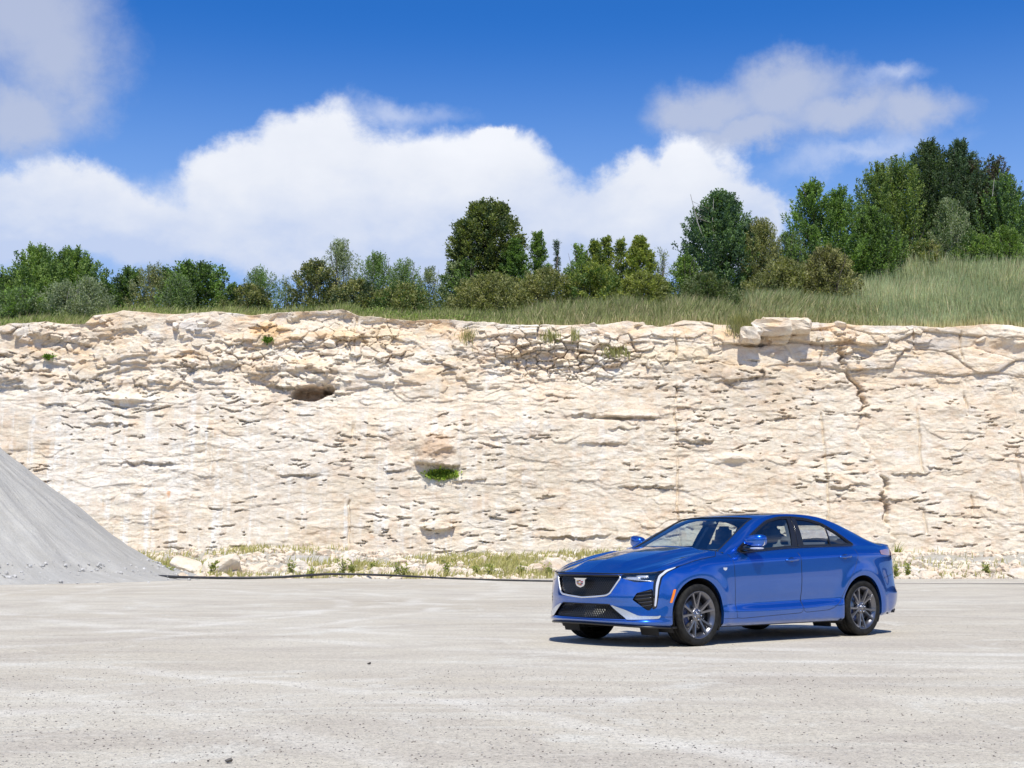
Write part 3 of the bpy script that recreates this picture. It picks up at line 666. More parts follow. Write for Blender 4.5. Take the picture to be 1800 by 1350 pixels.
for (px, py, s, lab) in ((649, 1168, 0.055, 'lone dark stone on the open gravel left of the car'), (366, 1342, 0.024, 'dark stone near the bottom edge of the lot'),
                         (402, 1341, 0.055, 'flat grey stone at the near edge of the gravel lot')):
    d_ = px_dir(px, py); t = -CAM_H / d_[2]
    o = link('stone', ROCKS[rr.randrange(9)].copy(), loc=(d_[0] * t, d_[1] * t, 0.012), rot=(0.2, 0, rr.uniform(0, 6)), scale=(s, s * 0.8, s * 0.7))
    o.data.materials.clear(); o.data.materials.append(bpy.data.materials.get('dark_stone') or None)
    if o.data.materials[0] is None:
        m, nt, out = new_mat('dark_stone'); b = N(nt, 'ShaderNodeBsdfPrincipled'); b.inputs['Roughness'].default_value = 0.9
        L(nt, ramp(nt, noise(nt, geopos(nt), 40, 4, 0.6), [(0.3, (0.05, 0.045, 0.04)), (0.7, (0.14, 0.13, 0.12))]), b.inputs['Base Color']); L(nt, b.outputs[0], out.inputs[0])
        o.data.materials[0] = m
    tag(o, lab, 'stone')

# ---- black drainage pipe along the lot edge
def tube_mesh(name, pts, rad, mat, seg=8, cap=True):
    pts = [Vector(p) for p in pts]; V = []; Fc = []; n = len(pts)
    rads = rad if hasattr(rad, '__len__') else [rad] * n
    up = Vector((0, 0, 1)); prev = None
    for i, p in enumerate(pts):
        t = (pts[min(i + 1, n - 1)] - pts[max(i - 1, 0)]).normalized()
        a = t.cross(up)
        if a.length < 1e-3: a = t.cross(Vector((1, 0, 0)))
        a.normalize()
        if prev is not None and a.dot(prev) < 0: a = -a
        prev = a; b2 = a.cross(t).normalized()
        for k in range(seg):
            an = 2 * math.pi * k / seg
            V.append(p + (a * math.cos(an) + b2 * math.sin(an)) * rads[i])
    for i in range(n - 1):
        for k in range(seg):
            Fc.append((i * seg + k, i * seg + (k + 1) % seg, (i + 1) * seg + (k + 1) % seg, (i + 1) * seg + k))
    if cap: Fc.append(tuple(range(seg - 1, -1, -1))); Fc.append(tuple((n - 1) * seg + k for k in range(seg)))
    return mesh_np(name, [tuple(v) for v in V], Fc, mat)
m, nt, out = new_mat('black_plastic_pipe'); b = N(nt, 'ShaderNodeBsdfPrincipled'); b.inputs['Roughness'].default_value = 0.5
L(nt, ramp(nt, noise(nt, geopos(nt), 4, 5, 0.6), [(0.4, (0.018, 0.018, 0.022)), (0.7, (0.06, 0.058, 0.056))]), b.inputs['Base Color']); L(nt, b.outputs[0], out.inputs[0])
M_PIPE = m
pp = [(240, 1011, 45, .06), (285, 1013, 45, .065), (340, 1015, 44.6, .06), (420, 1016, 44.2, .065), (500, 1014, 44.4, .06), (560, 1010, 45.6, .06), (600, 1009, 46, .055), (640, 1010, 46, .055),
      (700, 1012, 45, .05), (760, 1015, 44.5, .045), (830, 1018, 43.6, .04), (900, 1020, 42.8, .04), (1000, 1022, 42.2, .04), (1150, 1024, 41.2, .037), (1350, 1026, 40.4, .035), (1550, 1026.5, 40.2, .035), (1700, 1027, 39.8, .033), (1900, 1027, 39.8, .033)]
def on_ground(px, py, up):
    d_ = px_dir(px, py); t = -(CAM_H - up) / d_[2]; return Vector((d_[0] * t, d_[1] * t, up))
def cat(pts, k=8):
    P = [np.array(p, float) for p in pts]; P = [2 * P[0] - P[1]] + P + [2 * P[-1] - P[-2]]; o = []
    for i in range(1, len(P) - 2):
        for j in range(k):
            t = j / k
            o.append(0.5 * ((2 * P[i]) + (-P[i - 1] + P[i + 1]) * t + (2 * P[i - 1] - 5 * P[i] + 4 * P[i + 1] - P[i + 2]) * t * t + (-P[i - 1] + 3 * P[i] - 3 * P[i + 1] + P[i + 2]) * t ** 3))
    o.append(P[-2]); return np.array(o)
q = cat([(*at(p[0], p[1], p[2]), p[3] * 0.72) for p in pp])
pipe = link('drainage_pipe', tube_mesh('drainage_pipe', q[:, :3], list(q[:, 3]), M_PIPE, 10))
tag(pipe, 'long thin black plastic pipe lying along the lot edge behind the car', 'pipe')
# ================================================================== VEGETATION
M_LEAF = attr_mat('leaves', 0.55, 0.30, 0.35)
M_GRASS = attr_mat('grass_blades', 0.7, 0.30, 0.2)
def bark_mat(name, c0, c1):
    m, nt, out = new_mat(name); b = N(nt, 'ShaderNodeBsdfPrincipled'); b.inputs['Roughness'].default_value = 0.9
    L(nt, ramp(nt, noise(nt, mapping(nt, objco(nt), (9, 9, 2)), 1, 5, 0.65), [(0.35, c0), (0.65, c1)]), b.inputs['Base Color'])
    L(nt, b.outputs[0], out.inputs[0]); return m
M_BARK = bark_mat('grey_brown_bark', (0.07, 0.055, 0.045), (0.17, 0.145, 0.12))
M_PALE = bark_mat('pale_bark', (0.30, 0.28, 0.25), (0.50, 0.48, 0.44))

KIND = {  # w(t) half-width profile, clumps, leaves per clump, twig len, twig radius, leaf len, leaf width, up bias, shell
    'maple':  dict(prof=[(0, .30), (.12, .75), (.35, 1.0), (.6, .86), (.8, .58), (.93, .28), (1, .08)], dens=9.5, lpc=92, tl=.85, tr=.115, ll=.125, lw=.07, up=1.25, shell=.35),
    'round':  dict(prof=[(0, .35), (.12, .62), (.32, .94), (.55, 1.02), (.75, .98), (.9, .78), (.97, .52), (1, .25)], dens=12.0, lpc=90, tl=.42, tr=.17, ll=.12, lw=.085, up=.45, shell=.55),
    'cedar':  dict(prof=[(0, .85), (.12, 1.0), (.35, .92), (.6, .68), (.8, .40), (.93, .18), (1, .03)], dens=20.0, lpc=64, tl=.42, tr=.085, ll=.10, lw=.055, up=.7, shell=.7),
    'spruce': dict(prof=[(0, 1.0), (.2, .85), (.4, .64), (.6, .44), (.8, .22), (1, .02)], dens=34.0, lpc=50, tl=.30, tr=.05, ll=.07, lw=.03, up=-.1, shell=.6),
    'airy':   dict(prof=[(0, .5), (.2, .85), (.45, 1.0), (.7, .8), (.88, .45), (1, .12)], dens=7.0, lpc=46, tl=.75, tr=.11, ll=.11, lw=.04, up=2.0, shell=.25),
    'poplar': dict(prof=[(0, .42), (.15, .80), (.35, .98), (.55, .86), (.75, .58), (.88, .33), (1, .05)], dens=9.0, lpc=96, tl=1.05, tr=.10, ll=.12, lw=.06, up=2.3, shell=.25),
    'bush':   dict(prof=[(0, .92), (.25, 1.0), (.5, .93), (.72, .74), (.88, .48), (1, .12)], dens=12.0, lpc=72, tl=.50, tr=.13, ll=.11, lw=.06, up=1.0, shell=.45),
}
def leafcards(P, D, ll, lw, r):
    """one little folded blade per point; D preferred direction"""
    n = len(P)
    a = D + r.normal(0, 0.75, (n, 3)); a /= np.linalg.norm(a, axis=1)[:, None] + 1e-9
    up = r.normal(0, 0.6, (n, 3)) + np.array([0, -0.25, 0.7])
    s = np.cross(a, up); s /= np.linalg.norm(s, axis=1)[:, None] + 1e-9
    k = (0.65 + 0.7 * r.random(n))[:, None]
    L_ = a * ll * k; S_ = s * lw * 0.5 * k; nn = np.cross(a, s) * lw * 0.18
    V = np.stack([P, P + L_ * 0.5 + S_ + nn, P + L_, P + L_ * 0.5 - S_ + nn], 1)
    return V
def tree(name, label, cat, px, top, wpx, Yd, kind, colA, colB, base=None, bark=None, seed=0, group=None, dens=1.0, lean=0.0, stems=None, split=None):
    r = np.random.default_rng(1000 + seed); K = KIND[kind]
    ctop = at(px, top, Yd); x0 = ctop.x
    zb = float(zland(np.array([x0]), np.array([Yd]))[0]) - 0.05
    if base is not None: zb = base
    H = ctop.z - zb; w = wpx / F_PX * Yd * 0.5 * {'poplar': 1.55, 'maple': 1.25, 'cedar': 1.55, 'airy': 1.35, 'bush': 1.2}.get(kind, 1.08)
    root = empty(name, (x0, Yd, zb)); tag(root, label, cat, group)
    pr = np.array(K['prof'])
    z0 = 0.02 if kind in ('bush', 'cedar', 'spruce', 'airy') else 0.10
    if kind == 'round': z0 = 0.16
    vol = H * w * w * 2.2
    nC = int(np.clip(K['dens'] * dens * vol ** 0.72 * 2.2, 26, 900))
    # irregular outline: a few bulges
    bz = r.random(9); ba = r.random(9) * 6.28; bs = r.uniform(-0.30, 0.22, 9)
    t = r.random(nC) ** 0.85; an = r.random(nC) * 2 * math.pi
    rad = np.interp(t, pr[:, 0], pr[:, 1])
    for q in range(9):
        dz = (t - bz[q]) / 0.16; da = np.angle(np.exp(1j * (an - ba[q]))) / 0.8
        rad = rad * (1 + bs[q] * np.exp(-dz * dz - da * da))
    sh = K['shell']; rr_ = rad * (sh + (1 - sh) * r.random(nC) ** 0.6) * np.where(r.random(nC) < 0.22, r.random(nC), 1)
    tips = [(0, 0)]
    if split: tips = split
    ti = r.integers(0, len(tips), nC)
    ox = np.array([tips[k][0] * w for k in ti]); sc = np.array([1.0 + tips[k][1] for k in ti])
    C = np.stack([np.cos(an) * rr_ * w + ox * t ** 0.7 + lean * t * H, np.sin(an) * rr_ * w, (z0 + (1 - z0) * t * sc) * (H - 0.38 * K['tl'])], 1)
    out = np.stack([np.cos(an), np.sin(an), np.zeros(nC)], 1)
    if kind == 'round' or kind == 'bush': out[:, 2] = (t - 0.35) * 1.2
    D = out * 1.0 + np.array([0, 0, K['up']]); D += r.normal(0, 0.25, (nC, 3)); D /= np.linalg.norm(D, axis=1)[:, None]
    tl = K['tl'] * min(1.25, (H / 3.5) ** 0.5) * (0.7 + 0.6 * r.random(nC)); C = C - D * tl[:, None] * 0.6
    lpc = K['lpc']; nn = r.integers(int(lpc * 0.6), int(lpc * 1.3), nC); idx = np.repeat(np.arange(nC), nn); m = len(idx)
    u = r.random(m); taper = (1 - u) ** 0.5 * 0.85 + 0.15
    P = C[idx] + D[idx] * (tl[idx] * u)[:, None] + r.normal(0, 1, (m, 3)) * (K['tr'] * taper)[:, None]
    P[:, 2] = np.maximum(P[:, 2], 0.02)
    V = leafcards(P, D[idx], K['ll'], K['lw'], r)
    A = np.array(colA); B = np.array(colB)
    mixf = np.clip(0.5 + 0.5 * r.normal(0, 0.75, nC)[idx] + 0.25 * r.normal(0, 1, m), 0, 1)
    cols = A + (B - A) * mixf[:, None]; cols = cols * (0.82 + 0.36 * r.random(m))[:, None]
    cols = np.repeat(cols, 4, axis=0)
    cols = cols * np.array([2.6, 2.35, 2.5])
    Fc = np.arange(m * 4).reshape(-1, 4)
    link('crown', mesh_np('crown', V.reshape(-1, 3), Fc, M_LEAF, smooth=False, cols=cols), root)
    # trunk with limbs reaching to a share of the clumps
    bk = bark or M_BARK
    TV = []; TF = []; off = 0
    def seg(pts, rads, sg=5):
        nonlocal off
        me_v = []; me_f = []
        up = Vector((0.3, 0.2, 1)); n = len(pts)
        for i, p in enumerate(pts):
            tt = (Vector(pts[min(i + 1, n - 1)]) - Vector(pts[max(i - 1, 0)])).normalized()
            a = tt.cross(Vector((1, 0.13, 0))).normalized(); b2 = tt.cross(a)
            for k in range(sg):
                q = 2 * math.pi * k / sg; me_v.append(Vector(p) + (a * math.cos(q) + b2 * math.sin(q)) * rads[i])
        for i in range(n - 1):
            for k in range(sg): TF.append((off + i * sg + k, off + i * sg + (k + 1) % sg, off + (i + 1) * sg + (k + 1) % sg, off + (i + 1) * sg + k))
        TV.extend(me_v); off += len(me_v)
    ns = stems or {'poplar': 2, 'maple': 2, 'round': 1, 'cedar': 1, 'spruce': 1, 'airy': 4, 'bush': 7}[kind]
    tr = max(0.025, 0.022 * H) * (1.0 if ns < 3 else 0.55)
    axes = []
    for k in range(ns):
        o = tips[k % len(tips)][0] * w
        sx = (r.random() - 0.5) * w * (0.15 if ns < 3 else 0.9); sy = (r.random() - 0.5) * w * (0.15 if ns < 3 else 0.9)
        pts = [(sx * 0.3, sy * 0.3, -0.15)] + [(sx * (0.3 + 0.9 * q) + o * q ** 0.7 + lean * q * H + r.normal(0, 0.02 * H), sy * (0.3 + 0.9 * q) + r.normal(0, 0.015 * H), H * q * 0.93) for q in (0.2, 0.4, 0.6, 0.8, 1.0)]
        seg(pts, [tr, tr * .85, tr * .66, tr * .48, tr * .3, tr * .12], 6); axes.append(pts)
    for i in r.choice(nC, min(nC, 70), replace=False):
        ax = axes[int(ti[i]) % ns] if len(tips) > 1 else axes[r.integers(0, ns)]
        e = C[i]; zt_ = max(0.06 * H, e[2] - (0.55 if K['up'] > 0.3 else 0.1) * np.hypot(e[0], e[1]) * (0.8 + 0.4 * r.random()))
        q = np.clip(zt_ / (H * 0.93), 0.02, 0.98)
        zz = [p[2] for p in ax]; sx = np.interp(zt_, zz, [p[0] for p in ax]); sy = np.interp(zt_, zz, [p[1] for p in ax])
        mid = ((sx + e[0]) / 2, (sy + e[1]) / 2, (zt_ + e[2]) / 2 - 0.05 * H * 0.5)
        rb = tr * 0.34 * (1 - 0.6 * q)
        tip = e + D[i] * tl[i] * 0.9
        seg([(sx, sy, zt_), mid, tuple(e), tuple(tip)], [rb, rb * .75, rb * .5, rb * .15], 4)
    link('trunk', mesh_np('trunk', [tuple(v) for v in TV], TF, bk), root)
    return root
G1, G2 = (0.030, 0.060, 0.016), (0.072, 0.125, 0.026)          # mid green
DK1, DK2 = (0.015, 0.030, 0.012), (0.038, 0.062, 0.022)        # dark green
BR1, BR2 = (0.042, 0.078, 0.018), (0.088, 0.138, 0.030)        # bright green
OL1, OL2 = (0.055, 0.070, 0.025), (0.125, 0.135, 0.050)        # olive
GY1, GY2 = (0.060, 0.085, 0.048), (0.130, 0.160, 0.090)        # grey green
YG1, YG2 = (0.060, 0.090, 0.018), (0.125, 0.150, 0.030)        # yellow green
BL1, BL2 = (0.018, 0.040, 0.024), (0.044, 0.076, 0.040)        # blue green
trees = [
 ('maple_tree', 'dark green tree cut off by the left edge behind the low cliff rim', 'tree', -5, 478, 110, 70, 'maple', DK1, DK2, {}),
 ('maple_tree', 'full green tree with the highest top in the far left clump', 'tree', 66, 433, 120, 70, 'poplar', G1, BR2, {}),
 ('maple_tree', 'bright green tree sloping down to the right side of the left clump', 'tree', 128, 437, 130, 69, 'poplar', G1, BR2, {}),
 ('willow_shrub', 'grey green airy shrub with pale stems before the left clump', 'shrub', 112, 492, 80, 66, 'airy', GY1, GY2, dict(bark='p', dens=2.0)),
 ('willow_shrub', 'airy grey green shrub with a pale stem, right end of the left clump', 'shrub', 155, 484, 80, 66.5, 'airy', GY1, GY2, dict(bark='p', dens=2.0)),
 ('willow_shrub', 'low dusty green bush at the left edge over the pale rim', 'shrub', 42, 505, 110, 65.5, 'bush', GY1, G2, {}),
 ('maple_tree', 'small green tree in the dip right of the left clump', 'tree', 190, 490, 70, 70, 'maple', G1, G2, {}),
 ('maple_tree', 'dark narrow tree at the left of the second clump', 'tree', 232, 468, 62, 69, 'maple', DK1, G2, {}),
 ('willow_shrub', 'thin grey green tree with wispy tips in the second clump', 'tree', 270, 462, 72, 68, 'airy', GY1, OL2, dict(dens=2.3)),
 ('maple_tree', 'broad dark spreading tree right in the second clump', 'tree', 338, 462, 100, 69, 'round', DK1, G2, dict(split=[(-.35, -.08), (.4, 0), (0, .0)])),
 ('willow_shrub', 'airy tree in front of the broad dark spreading one', 'tree', 312, 478, 66, 67, 'airy', GY1, G2, dict(dens=2.2)),
 ('cedar_tree', 'small pointed conifer, left of a pair in the left gap', 'conifer', 389, 510, 26, 67, 'cedar', DK1, G2, {}),
 ('cedar_tree', 'small pointed conifer, taller right one of the pair in the left gap', 'conifer', 409, 494, 30, 67, 'cedar', DK1, G2, {}),
 ('willow_shrub', 'loose green shrub with one thin spire near the left gap', 'shrub', 458, 468, 66, 68, 'airy', GY1, G2, dict(dens=2.6)),
 ('willow_shrub', 'dark low bush beside the loose shrub with a thin spire', 'shrub', 440, 500, 100, 67, 'bush', DK1, OL2, {}),
 ('willow_shrub', 'slim grey sapling alone against the sky', 'shrub', 503, 485, 24, 69, 'airy', GY1, GY2, dict(dens=1.5)),
 ('maple_tree', 'dense dark rounded tree left of the tall feathery one', 'tree', 556, 457, 90, 68, 'bush', DK1, OL2, {}),
 ('willow_tree', 'tall feathery grey green tree with an open top', 'tree', 600, 420, 66, 69, 'airy', GY1, GY2, dict(dens=2.0)),
 ('willow_tree', 'feathery tree right of the tallest feathery one', 'tree', 664, 444, 74, 69, 'airy', GY1, G2, dict(dens=2.3)),
 ('willow_tree', 'low spired feathery tree midway to the big round tree', 'tree', 712, 455, 64, 69, 'airy', GY1, G2, dict(dens=2.2)),
 ('willow_shrub', 'sparse feathery shrub nearer the big round tree', 'shrub', 752, 468, 56, 70, 'airy', GY1, GY2, dict(dens=1.6)),
 ('willow_shrub', 'dark bushy growth under the feathery trees', 'shrub', 628, 492, 110, 67, 'bush', DK1, OL2, {}),
 ('willow_shrub', 'green bushy growth right of the dark one under the feathery trees', 'shrub', 705, 497, 120, 67, 'bush', G1, OL2, {}),
 ('maple_tree', 'small light green tree touching the big round tree on its left', 'tree', 800, 457, 50, 69, 'maple', G1, GY2, {}),
 ('maple_tree', 'big dark round headed tree standing alone in the middle', 'tree', 860, 357, 122, 70, 'round', DK1, (0.070, 0.090, 0.022), dict(dens=1.25)),
 ('cedar_tree', 'light green cedar against the right foot of the big round tree', 'conifer', 903, 418, 58, 68.5, 'cedar', G1, G2, {}),
 ('willow_shrub', 'dark bush against the left foot of the big round tree', 'shrub', 822, 455, 60, 68.5, 'bush', DK1, G2, {}),
 ('cedar_tree', 'lone conical bright cedar right of the big round tree', 'conifer', 945, 406, 38, 69, 'cedar', G1, BR2, {}),
 ('spruce_tree', 'thin dark spruce spire against the cloud', 'conifer', 978, 419, 24, 72, 'spruce', BL1, BL2, {}),
 ('sumac_bush', 'wide low olive mound of shrub below the big round tree', 'shrub', 862, 482, 150, 66, 'bush', OL1, OL2, {}),
 ('sumac_bush', 'olive bush under the lone cedar and the spruce', 'shrub', 960, 470, 110, 66.5, 'bush', OL1, OL2, {}),
 ('cedar_tree', 'green rounded cedar at the left of the yellowish row', 'conifer', 1018, 432, 56, 69, 'bush', G1, BR2, {}),
 ('cedar_tree', 'pointed yellow green cedar, first peak of the yellowish row', 'conifer', 1046, 419, 40, 69, 'cedar', G1, YG2, {}),
 ('cedar_tree', 'pointed yellow green cedar, tallest left peak of the yellowish row', 'conifer', 1066, 413, 36, 69.3, 'cedar', G1, YG2, {}),
 ('cedar_tree', 'slim yellow cedar between the two thicker ones', 'conifer', 1091, 417, 30, 69, 'cedar', G1, YG2, {}),
 ('cedar_tree', 'thick yellow cedar closing the row on the right', 'conifer', 1124, 414, 58, 68.5, 'cedar', YG1, YG2, dict(dens=1.1)),
 ('sumac_bush', 'green bush spread before the yellowish cedars', 'shrub', 1040, 462, 130, 66.5, 'bush', G1, YG2, {}),
 ('sumac_bush', 'olive bush below the thick yellow cedar', 'shrub', 1130, 478, 120, 66, 'bush', OL1, YG2, {}),
 ('willow_shrub', 'thin grey sapling right of the yellow cedars', 'shrub', 1162, 430, 24, 70, 'airy', GY1, GY2, dict(dens=1.5)),
 ('willow_shrub', 'bright bush at the left foot of the big rounded right hand tree', 'shrub', 1205, 448, 70, 67, 'bush', G1, BR2, {}),
 ('maple_tree', 'big rounded blue green tree with spiky twigs', 'tree', 1266, 338, 150, 70, 'maple', BL1, (0.06, 0.105, 0.035), dict(dens=1.15, bark='p', stems=4)),
 ('willow_shrub', 'olive brown tree leaning on the right of the big rounded one', 'tree', 1340, 385, 80, 69, 'airy', OL1, OL2, dict(dens=3.0)),
 ('sumac_bush', 'brownish green bush with bare stems below the big rounded tree', 'shrub', 1240, 480, 120, 65.5, 'bush', OL1, DK2, {}),
 ('maple_tree', 'twin topped green tree between the big rounded tree and the tall group', 'tree', 1440, 316, 110, 70, 'maple', G1, G2, dict(split=[(-.25, 0), (.5, -.06)], dens=1.05)),
 ('willow_shrub', 'slender olive shrub left of the twin topped tree', 'shrub', 1390, 405, 70, 69, 'airy', GY1, G2, dict(dens=2.6)),
 ('sumac_bush', 'round brown green mound of bush before the twin topped tree', 'shrub', 1452, 432, 110, 66.5, 'bush', (0.05, 0.055, 0.025), OL2, {}),
 ('sumac_bush', 'dull olive bush left of the round brown green mound', 'shrub', 1375, 455, 120, 66.5, 'bush', OL1, OL2, {}),
 ('maple_tree', 'tall bright leaved tree with reddish tints left of the tallest ones', 'tree', 1556, 273, 96, 73, 'poplar', G1, (0.085, 0.12, 0.028), dict(split=[(-.2, -.08), (.3, 0)])),
 ('maple_tree', 'shorter dense green tree under the reddish tinted one', 'tree', 1530, 365, 100, 71, 'poplar', DK1, G2, {}),
 ('maple_tree', 'tallest dark tree, left peak of the right hand group', 'tree', 1632, 250, 104, 75, 'poplar', DK1, DK2, dict(dens=1.1)),
 ('maple_tree', 'tallest dark tree, right peak of the right hand group', 'tree', 1687, 247, 92, 75.5, 'poplar', DK1, BL2, dict(dens=1.1)),
 ('maple_tree', 'dark tree with purplish leaning top near the right edge', 'tree', 1730, 275, 80, 75, 'poplar', (0.035, 0.03, 0.022), DK2, dict(split=[(-.3, -.05), (.3, 0)])),
 ('birch_tree', 'dark tree with thin white trunks at the right edge', 'tree', 1765, 308, 84, 73.5, 'poplar', BL1, G2, dict(bark='p', stems=4)),
 ('willow_shrub', 'light green small tree before the tallest dark trees', 'tree', 1668, 348, 64, 71.5, 'airy', G1, GY2, dict(dens=2.8, bark='p')),
 ('sumac_bush', 'bright green bush right before the white trunks', 'shrub', 1765, 398, 70, 71, 'bush', BR1, BR2, {}),
 ('sumac_bush', 'green bush between the two tallest dark trees at grass level', 'shrub', 1708, 408, 80, 71.5, 'bush', G1, BR2, {}),
 ('sumac_bush', 'green bush at the foot of the left tallest tree', 'shrub', 1625, 422, 80, 71.5, 'bush', G1, OL2, {}),
 ('maple_tree', 'tree cut off by the right edge above the reeds', 'tree', 1815, 355, 70, 74, 'maple', DK1, G2, {}),
 ('maple_tree', 'broad tree at the far right end of the reed slope', 'tree', 1900, 330, 110, 75, 'poplar', DK1, G2, {}),
]
for i, (nm, lab, ct_, px, tp, w, Yd, kd, cA, cB, ex) in enumerate(trees):
    ex = dict(ex); bk = M_PALE if ex.pop('bark', None) else None
    tree(nm, lab, ct_, px, tp, w, Yd, kd, cA, cB, bark=bk, seed=i, **ex)

# ---- undergrowth, a single tangle behind the named shrubs
def leafstuff(name, n, fpos, colA, colB, ll, lw, seed, label, cat, up=1.0):
    r = np.random.default_rng(seed); P, f = fpos(r, n)
    V = leafcards(P, np.tile([0, 0, up], (n, 1)), ll, lw, r)
    c = np.array(colA) + (np.array(colB) - np.array(colA)) * np.clip(f + 0.3 * r.normal(0, 1, n), 0, 1)[:, None]
    o = link(name, mesh_np(name, V.reshape(-1, 3), np.arange(n * 4).reshape(-1, 4), M_LEAF, smooth=False, cols=np.repeat(c, 4, axis=0)))
    tag(o, label, cat, kind='stuff'); return o
def f_under(r, n):
    x = r.uniform(-29, 29, n); y = r.uniform(65.5, 74, n)
    hmax = (0.95 + 0.8 * fbm(x * 0.5, y * 0.2, 4, 151)) * np.where(x > 14, sstep(20, 14, x), 1) + 0.15
    z = zland(x, y) + 1.25 * np.abs(hmax) * r.random(n) ** 0.7
    return np.stack([x, y, z], 1), (fbm(x * 1.2, y * 1.2, 3, 152) + 0.5)
leafstuff('undergrowth', 60000, f_under, (0.05, 0.08, 0.022), (0.17, 0.21, 0.06), 0.12, 0.06, 5, 'low tangled green undergrowth between and below the trees', 'undergrowth')

# ---- blades
def blades(name, P, H, width, bend, cbase, ctop, seed, label, cat, plume=None, group=None, lean=(0.12, 0)):
    r = np.random.default_rng(seed); n = len(P)
    A = r.random(n) * 6.28; dx, dy = np.cos(A), np.sin(A)
    B = bend * H * (0.4 + r.random(n)); fl = fbm(P[:, 0] * 0.5, P[:, 1] * 0.5, 3, 190 + seed); lx = (lean[0] + 0.28 * fl) * H + B * dx; ly = B * dy + lean[1] * H
    W_ = width * (0.7 + 0.6 * r.random(n)) * 0.5; pa = r.normal(0, 0.7, n); wx_, wy_ = np.cos(pa) * W_, np.sin(pa) * W_
    V = np.zeros((n, 5, 3))
    for k, (t, ww) in enumerate(((0, 1), (0, -1), (0.55, 0.85), (0.55, -0.85), (1, 0))):
        V[:, k, 0] = P[:, 0] + lx * t * t + wx_ * ww; V[:, k, 1] = P[:, 1] + ly * t * t + wy_ * ww; V[:, k, 2] = P[:, 2] + H * t * (1 - 0.08 * t)
    i = np.arange(n)[:, None] * 5
    Fc = np.concatenate([i + np.array([[0, 1, 3]]), i + np.array([[0, 3, 2]]), i + np.array([[2, 3, 4]])], 0)
    cb = np.array(cbase)[None] if np.ndim(cbase) == 1 else cbase; c_t = np.array(ctop)[None] if np.ndim(ctop) == 1 else ctop
    vr = (0.75 + 0.5 * r.random(n))[:, None]
    C = np.zeros((n, 5, 3)); C[:, 0] = C[:, 1] = cb * vr; C[:, 2] = C[:, 3] = (cb * 0.45 + c_t * 0.55) * vr; C[:, 4] = c_t * vr
    o = link(name, mesh_np(name, V.reshape(-1, 3), Fc, M_GRASS, smooth=False, cols=C.reshape(-1, 3))); tag(o, label, cat, group, kind='stuff'); return o
r = np.random.default_rng(77)
# reeds on the right hand slope
n = 85000
x = r.uniform(6, 31, n); y = yrim(x) + 0.55 + (75.5 - 60.9) * r.random(n)
lim = sstep(8.5, 15, x + (y - 61) * 0.25 + 1.5 * fbm(x * 0.4, y * 0.4, 3, 161)); m = r.random(n) < lim; x, y = x[m], y[m]; n = len(x)
P = np.stack([x, y, zland(x, y)], 1)
pat = fbm(x * 0.35, y * 0.35, 4, 162)
H_ = (1.25 + 0.35 * pat + 0.25 * r.normal(0, 1, n)) * (0.5 + 0.5 * sstep(0.5, 3.0, y - yrim(x))); H_ = np.clip(H_, 0.35, 2.3)
pg = np.clip(0.5 + 1.1 * pat + 0.25 * r.normal(0, 1, n), 0, 1)[:, None]
ctp = np.array([0.20, 0.29, 0.15]) * (1 - pg) + np.array([0.38, 0.46, 0.27]) * pg
brn = (r.random(n) < 0.10 + 0.15 * (pat > 0.1))[:, None]; ctp = np.where(brn, np.array([0.50, 0.44, 0.30]), ctp); gd = (r.random(n) < 0.12)[:, None]; ctp = np.where(gd, np.array([0.10, 0.15, 0.06]), ctp)
blades('reeds', P, H_, 0.036, 0.14, np.array([0.55, 0.46, 0.28]), ctp, 4, 'dense tall grey green reeds covering the slope on the right', 'reeds', lean=(0.04, 0))
# grass along the rim
n = 60000
x = r.uniform(-29, 24, n); y = yrim(x) + 0.25 + 6.8 * r.random(n) ** 1.15
m = ~((x > 17)) & (r.random(n) < 0.55 + 0.6 * fbm(x * 0.5, y * 0.5, 3, 171) + 0.25); x, y = x[m], y[m]; n = len(x)
P = np.stack([x, y, zland(x, y)], 1)
pat = fbm(x * 0.22, y * 0.3, 4, 172); tall = sstep(-3.5, 4, x)
H_ = np.clip((0.55 + 0.25 * pat + 0.12 * r.normal(0, 1, n)) * (1 - tall) + tall * (1.25 + 0.3 * r.normal(0, 1, n)), 0.12, 1.6) * (0.45 + 0.55 * sstep(0.2, 2.0, y - yrim(x)))
pg = np.clip(0.5 + 1.3 * pat + 0.3 * r.normal(0, 1, n), 0, 1)[:, None]
ctp = (np.array([0.16, 0.22, 0.05]) * (1 - pg) + np.array([0.31, 0.35, 0.12]) * pg)
ctp = ctp * (1 - 0.5 * tall[:, None]) + 0.5 * tall[:, None] * np.array([0.28, 0.31, 0.16])
dry = (r.random(n) < 0.16 + 0.12 * tall)[:, None]; ctp = np.where(dry, np.array([0.46, 0.39, 0.25]), ctp)
blades('grass', P, H_, 0.04, 0.30, np.array([0.34, 0.31, 0.17]), ctp, 6, 'green and straw coloured grass growing along the top of the cliff', 'grass')
# leafy weeds among the rim grass
def f_weed(r, n):
    x = r.uniform(-29, 10, n); y = yrim(x) + 0.6 + 4.5 * r.random(n); k = fbm(x * 0.35, y * 0.5, 3, 173)
    z = zland(x, y) + (0.10 + 0.42 * np.clip(k + 0.35, 0, 1)) * r.random(n)
    return np.stack([x, y, z], 1), k + 0.5
leafstuff('weeds', 26000, f_weed, (0.10, 0.16, 0.03), (0.27, 0.36, 0.08), 0.10, 0.045, 8, 'bright green leafy weeds in the grass on the cliff top', 'weeds')
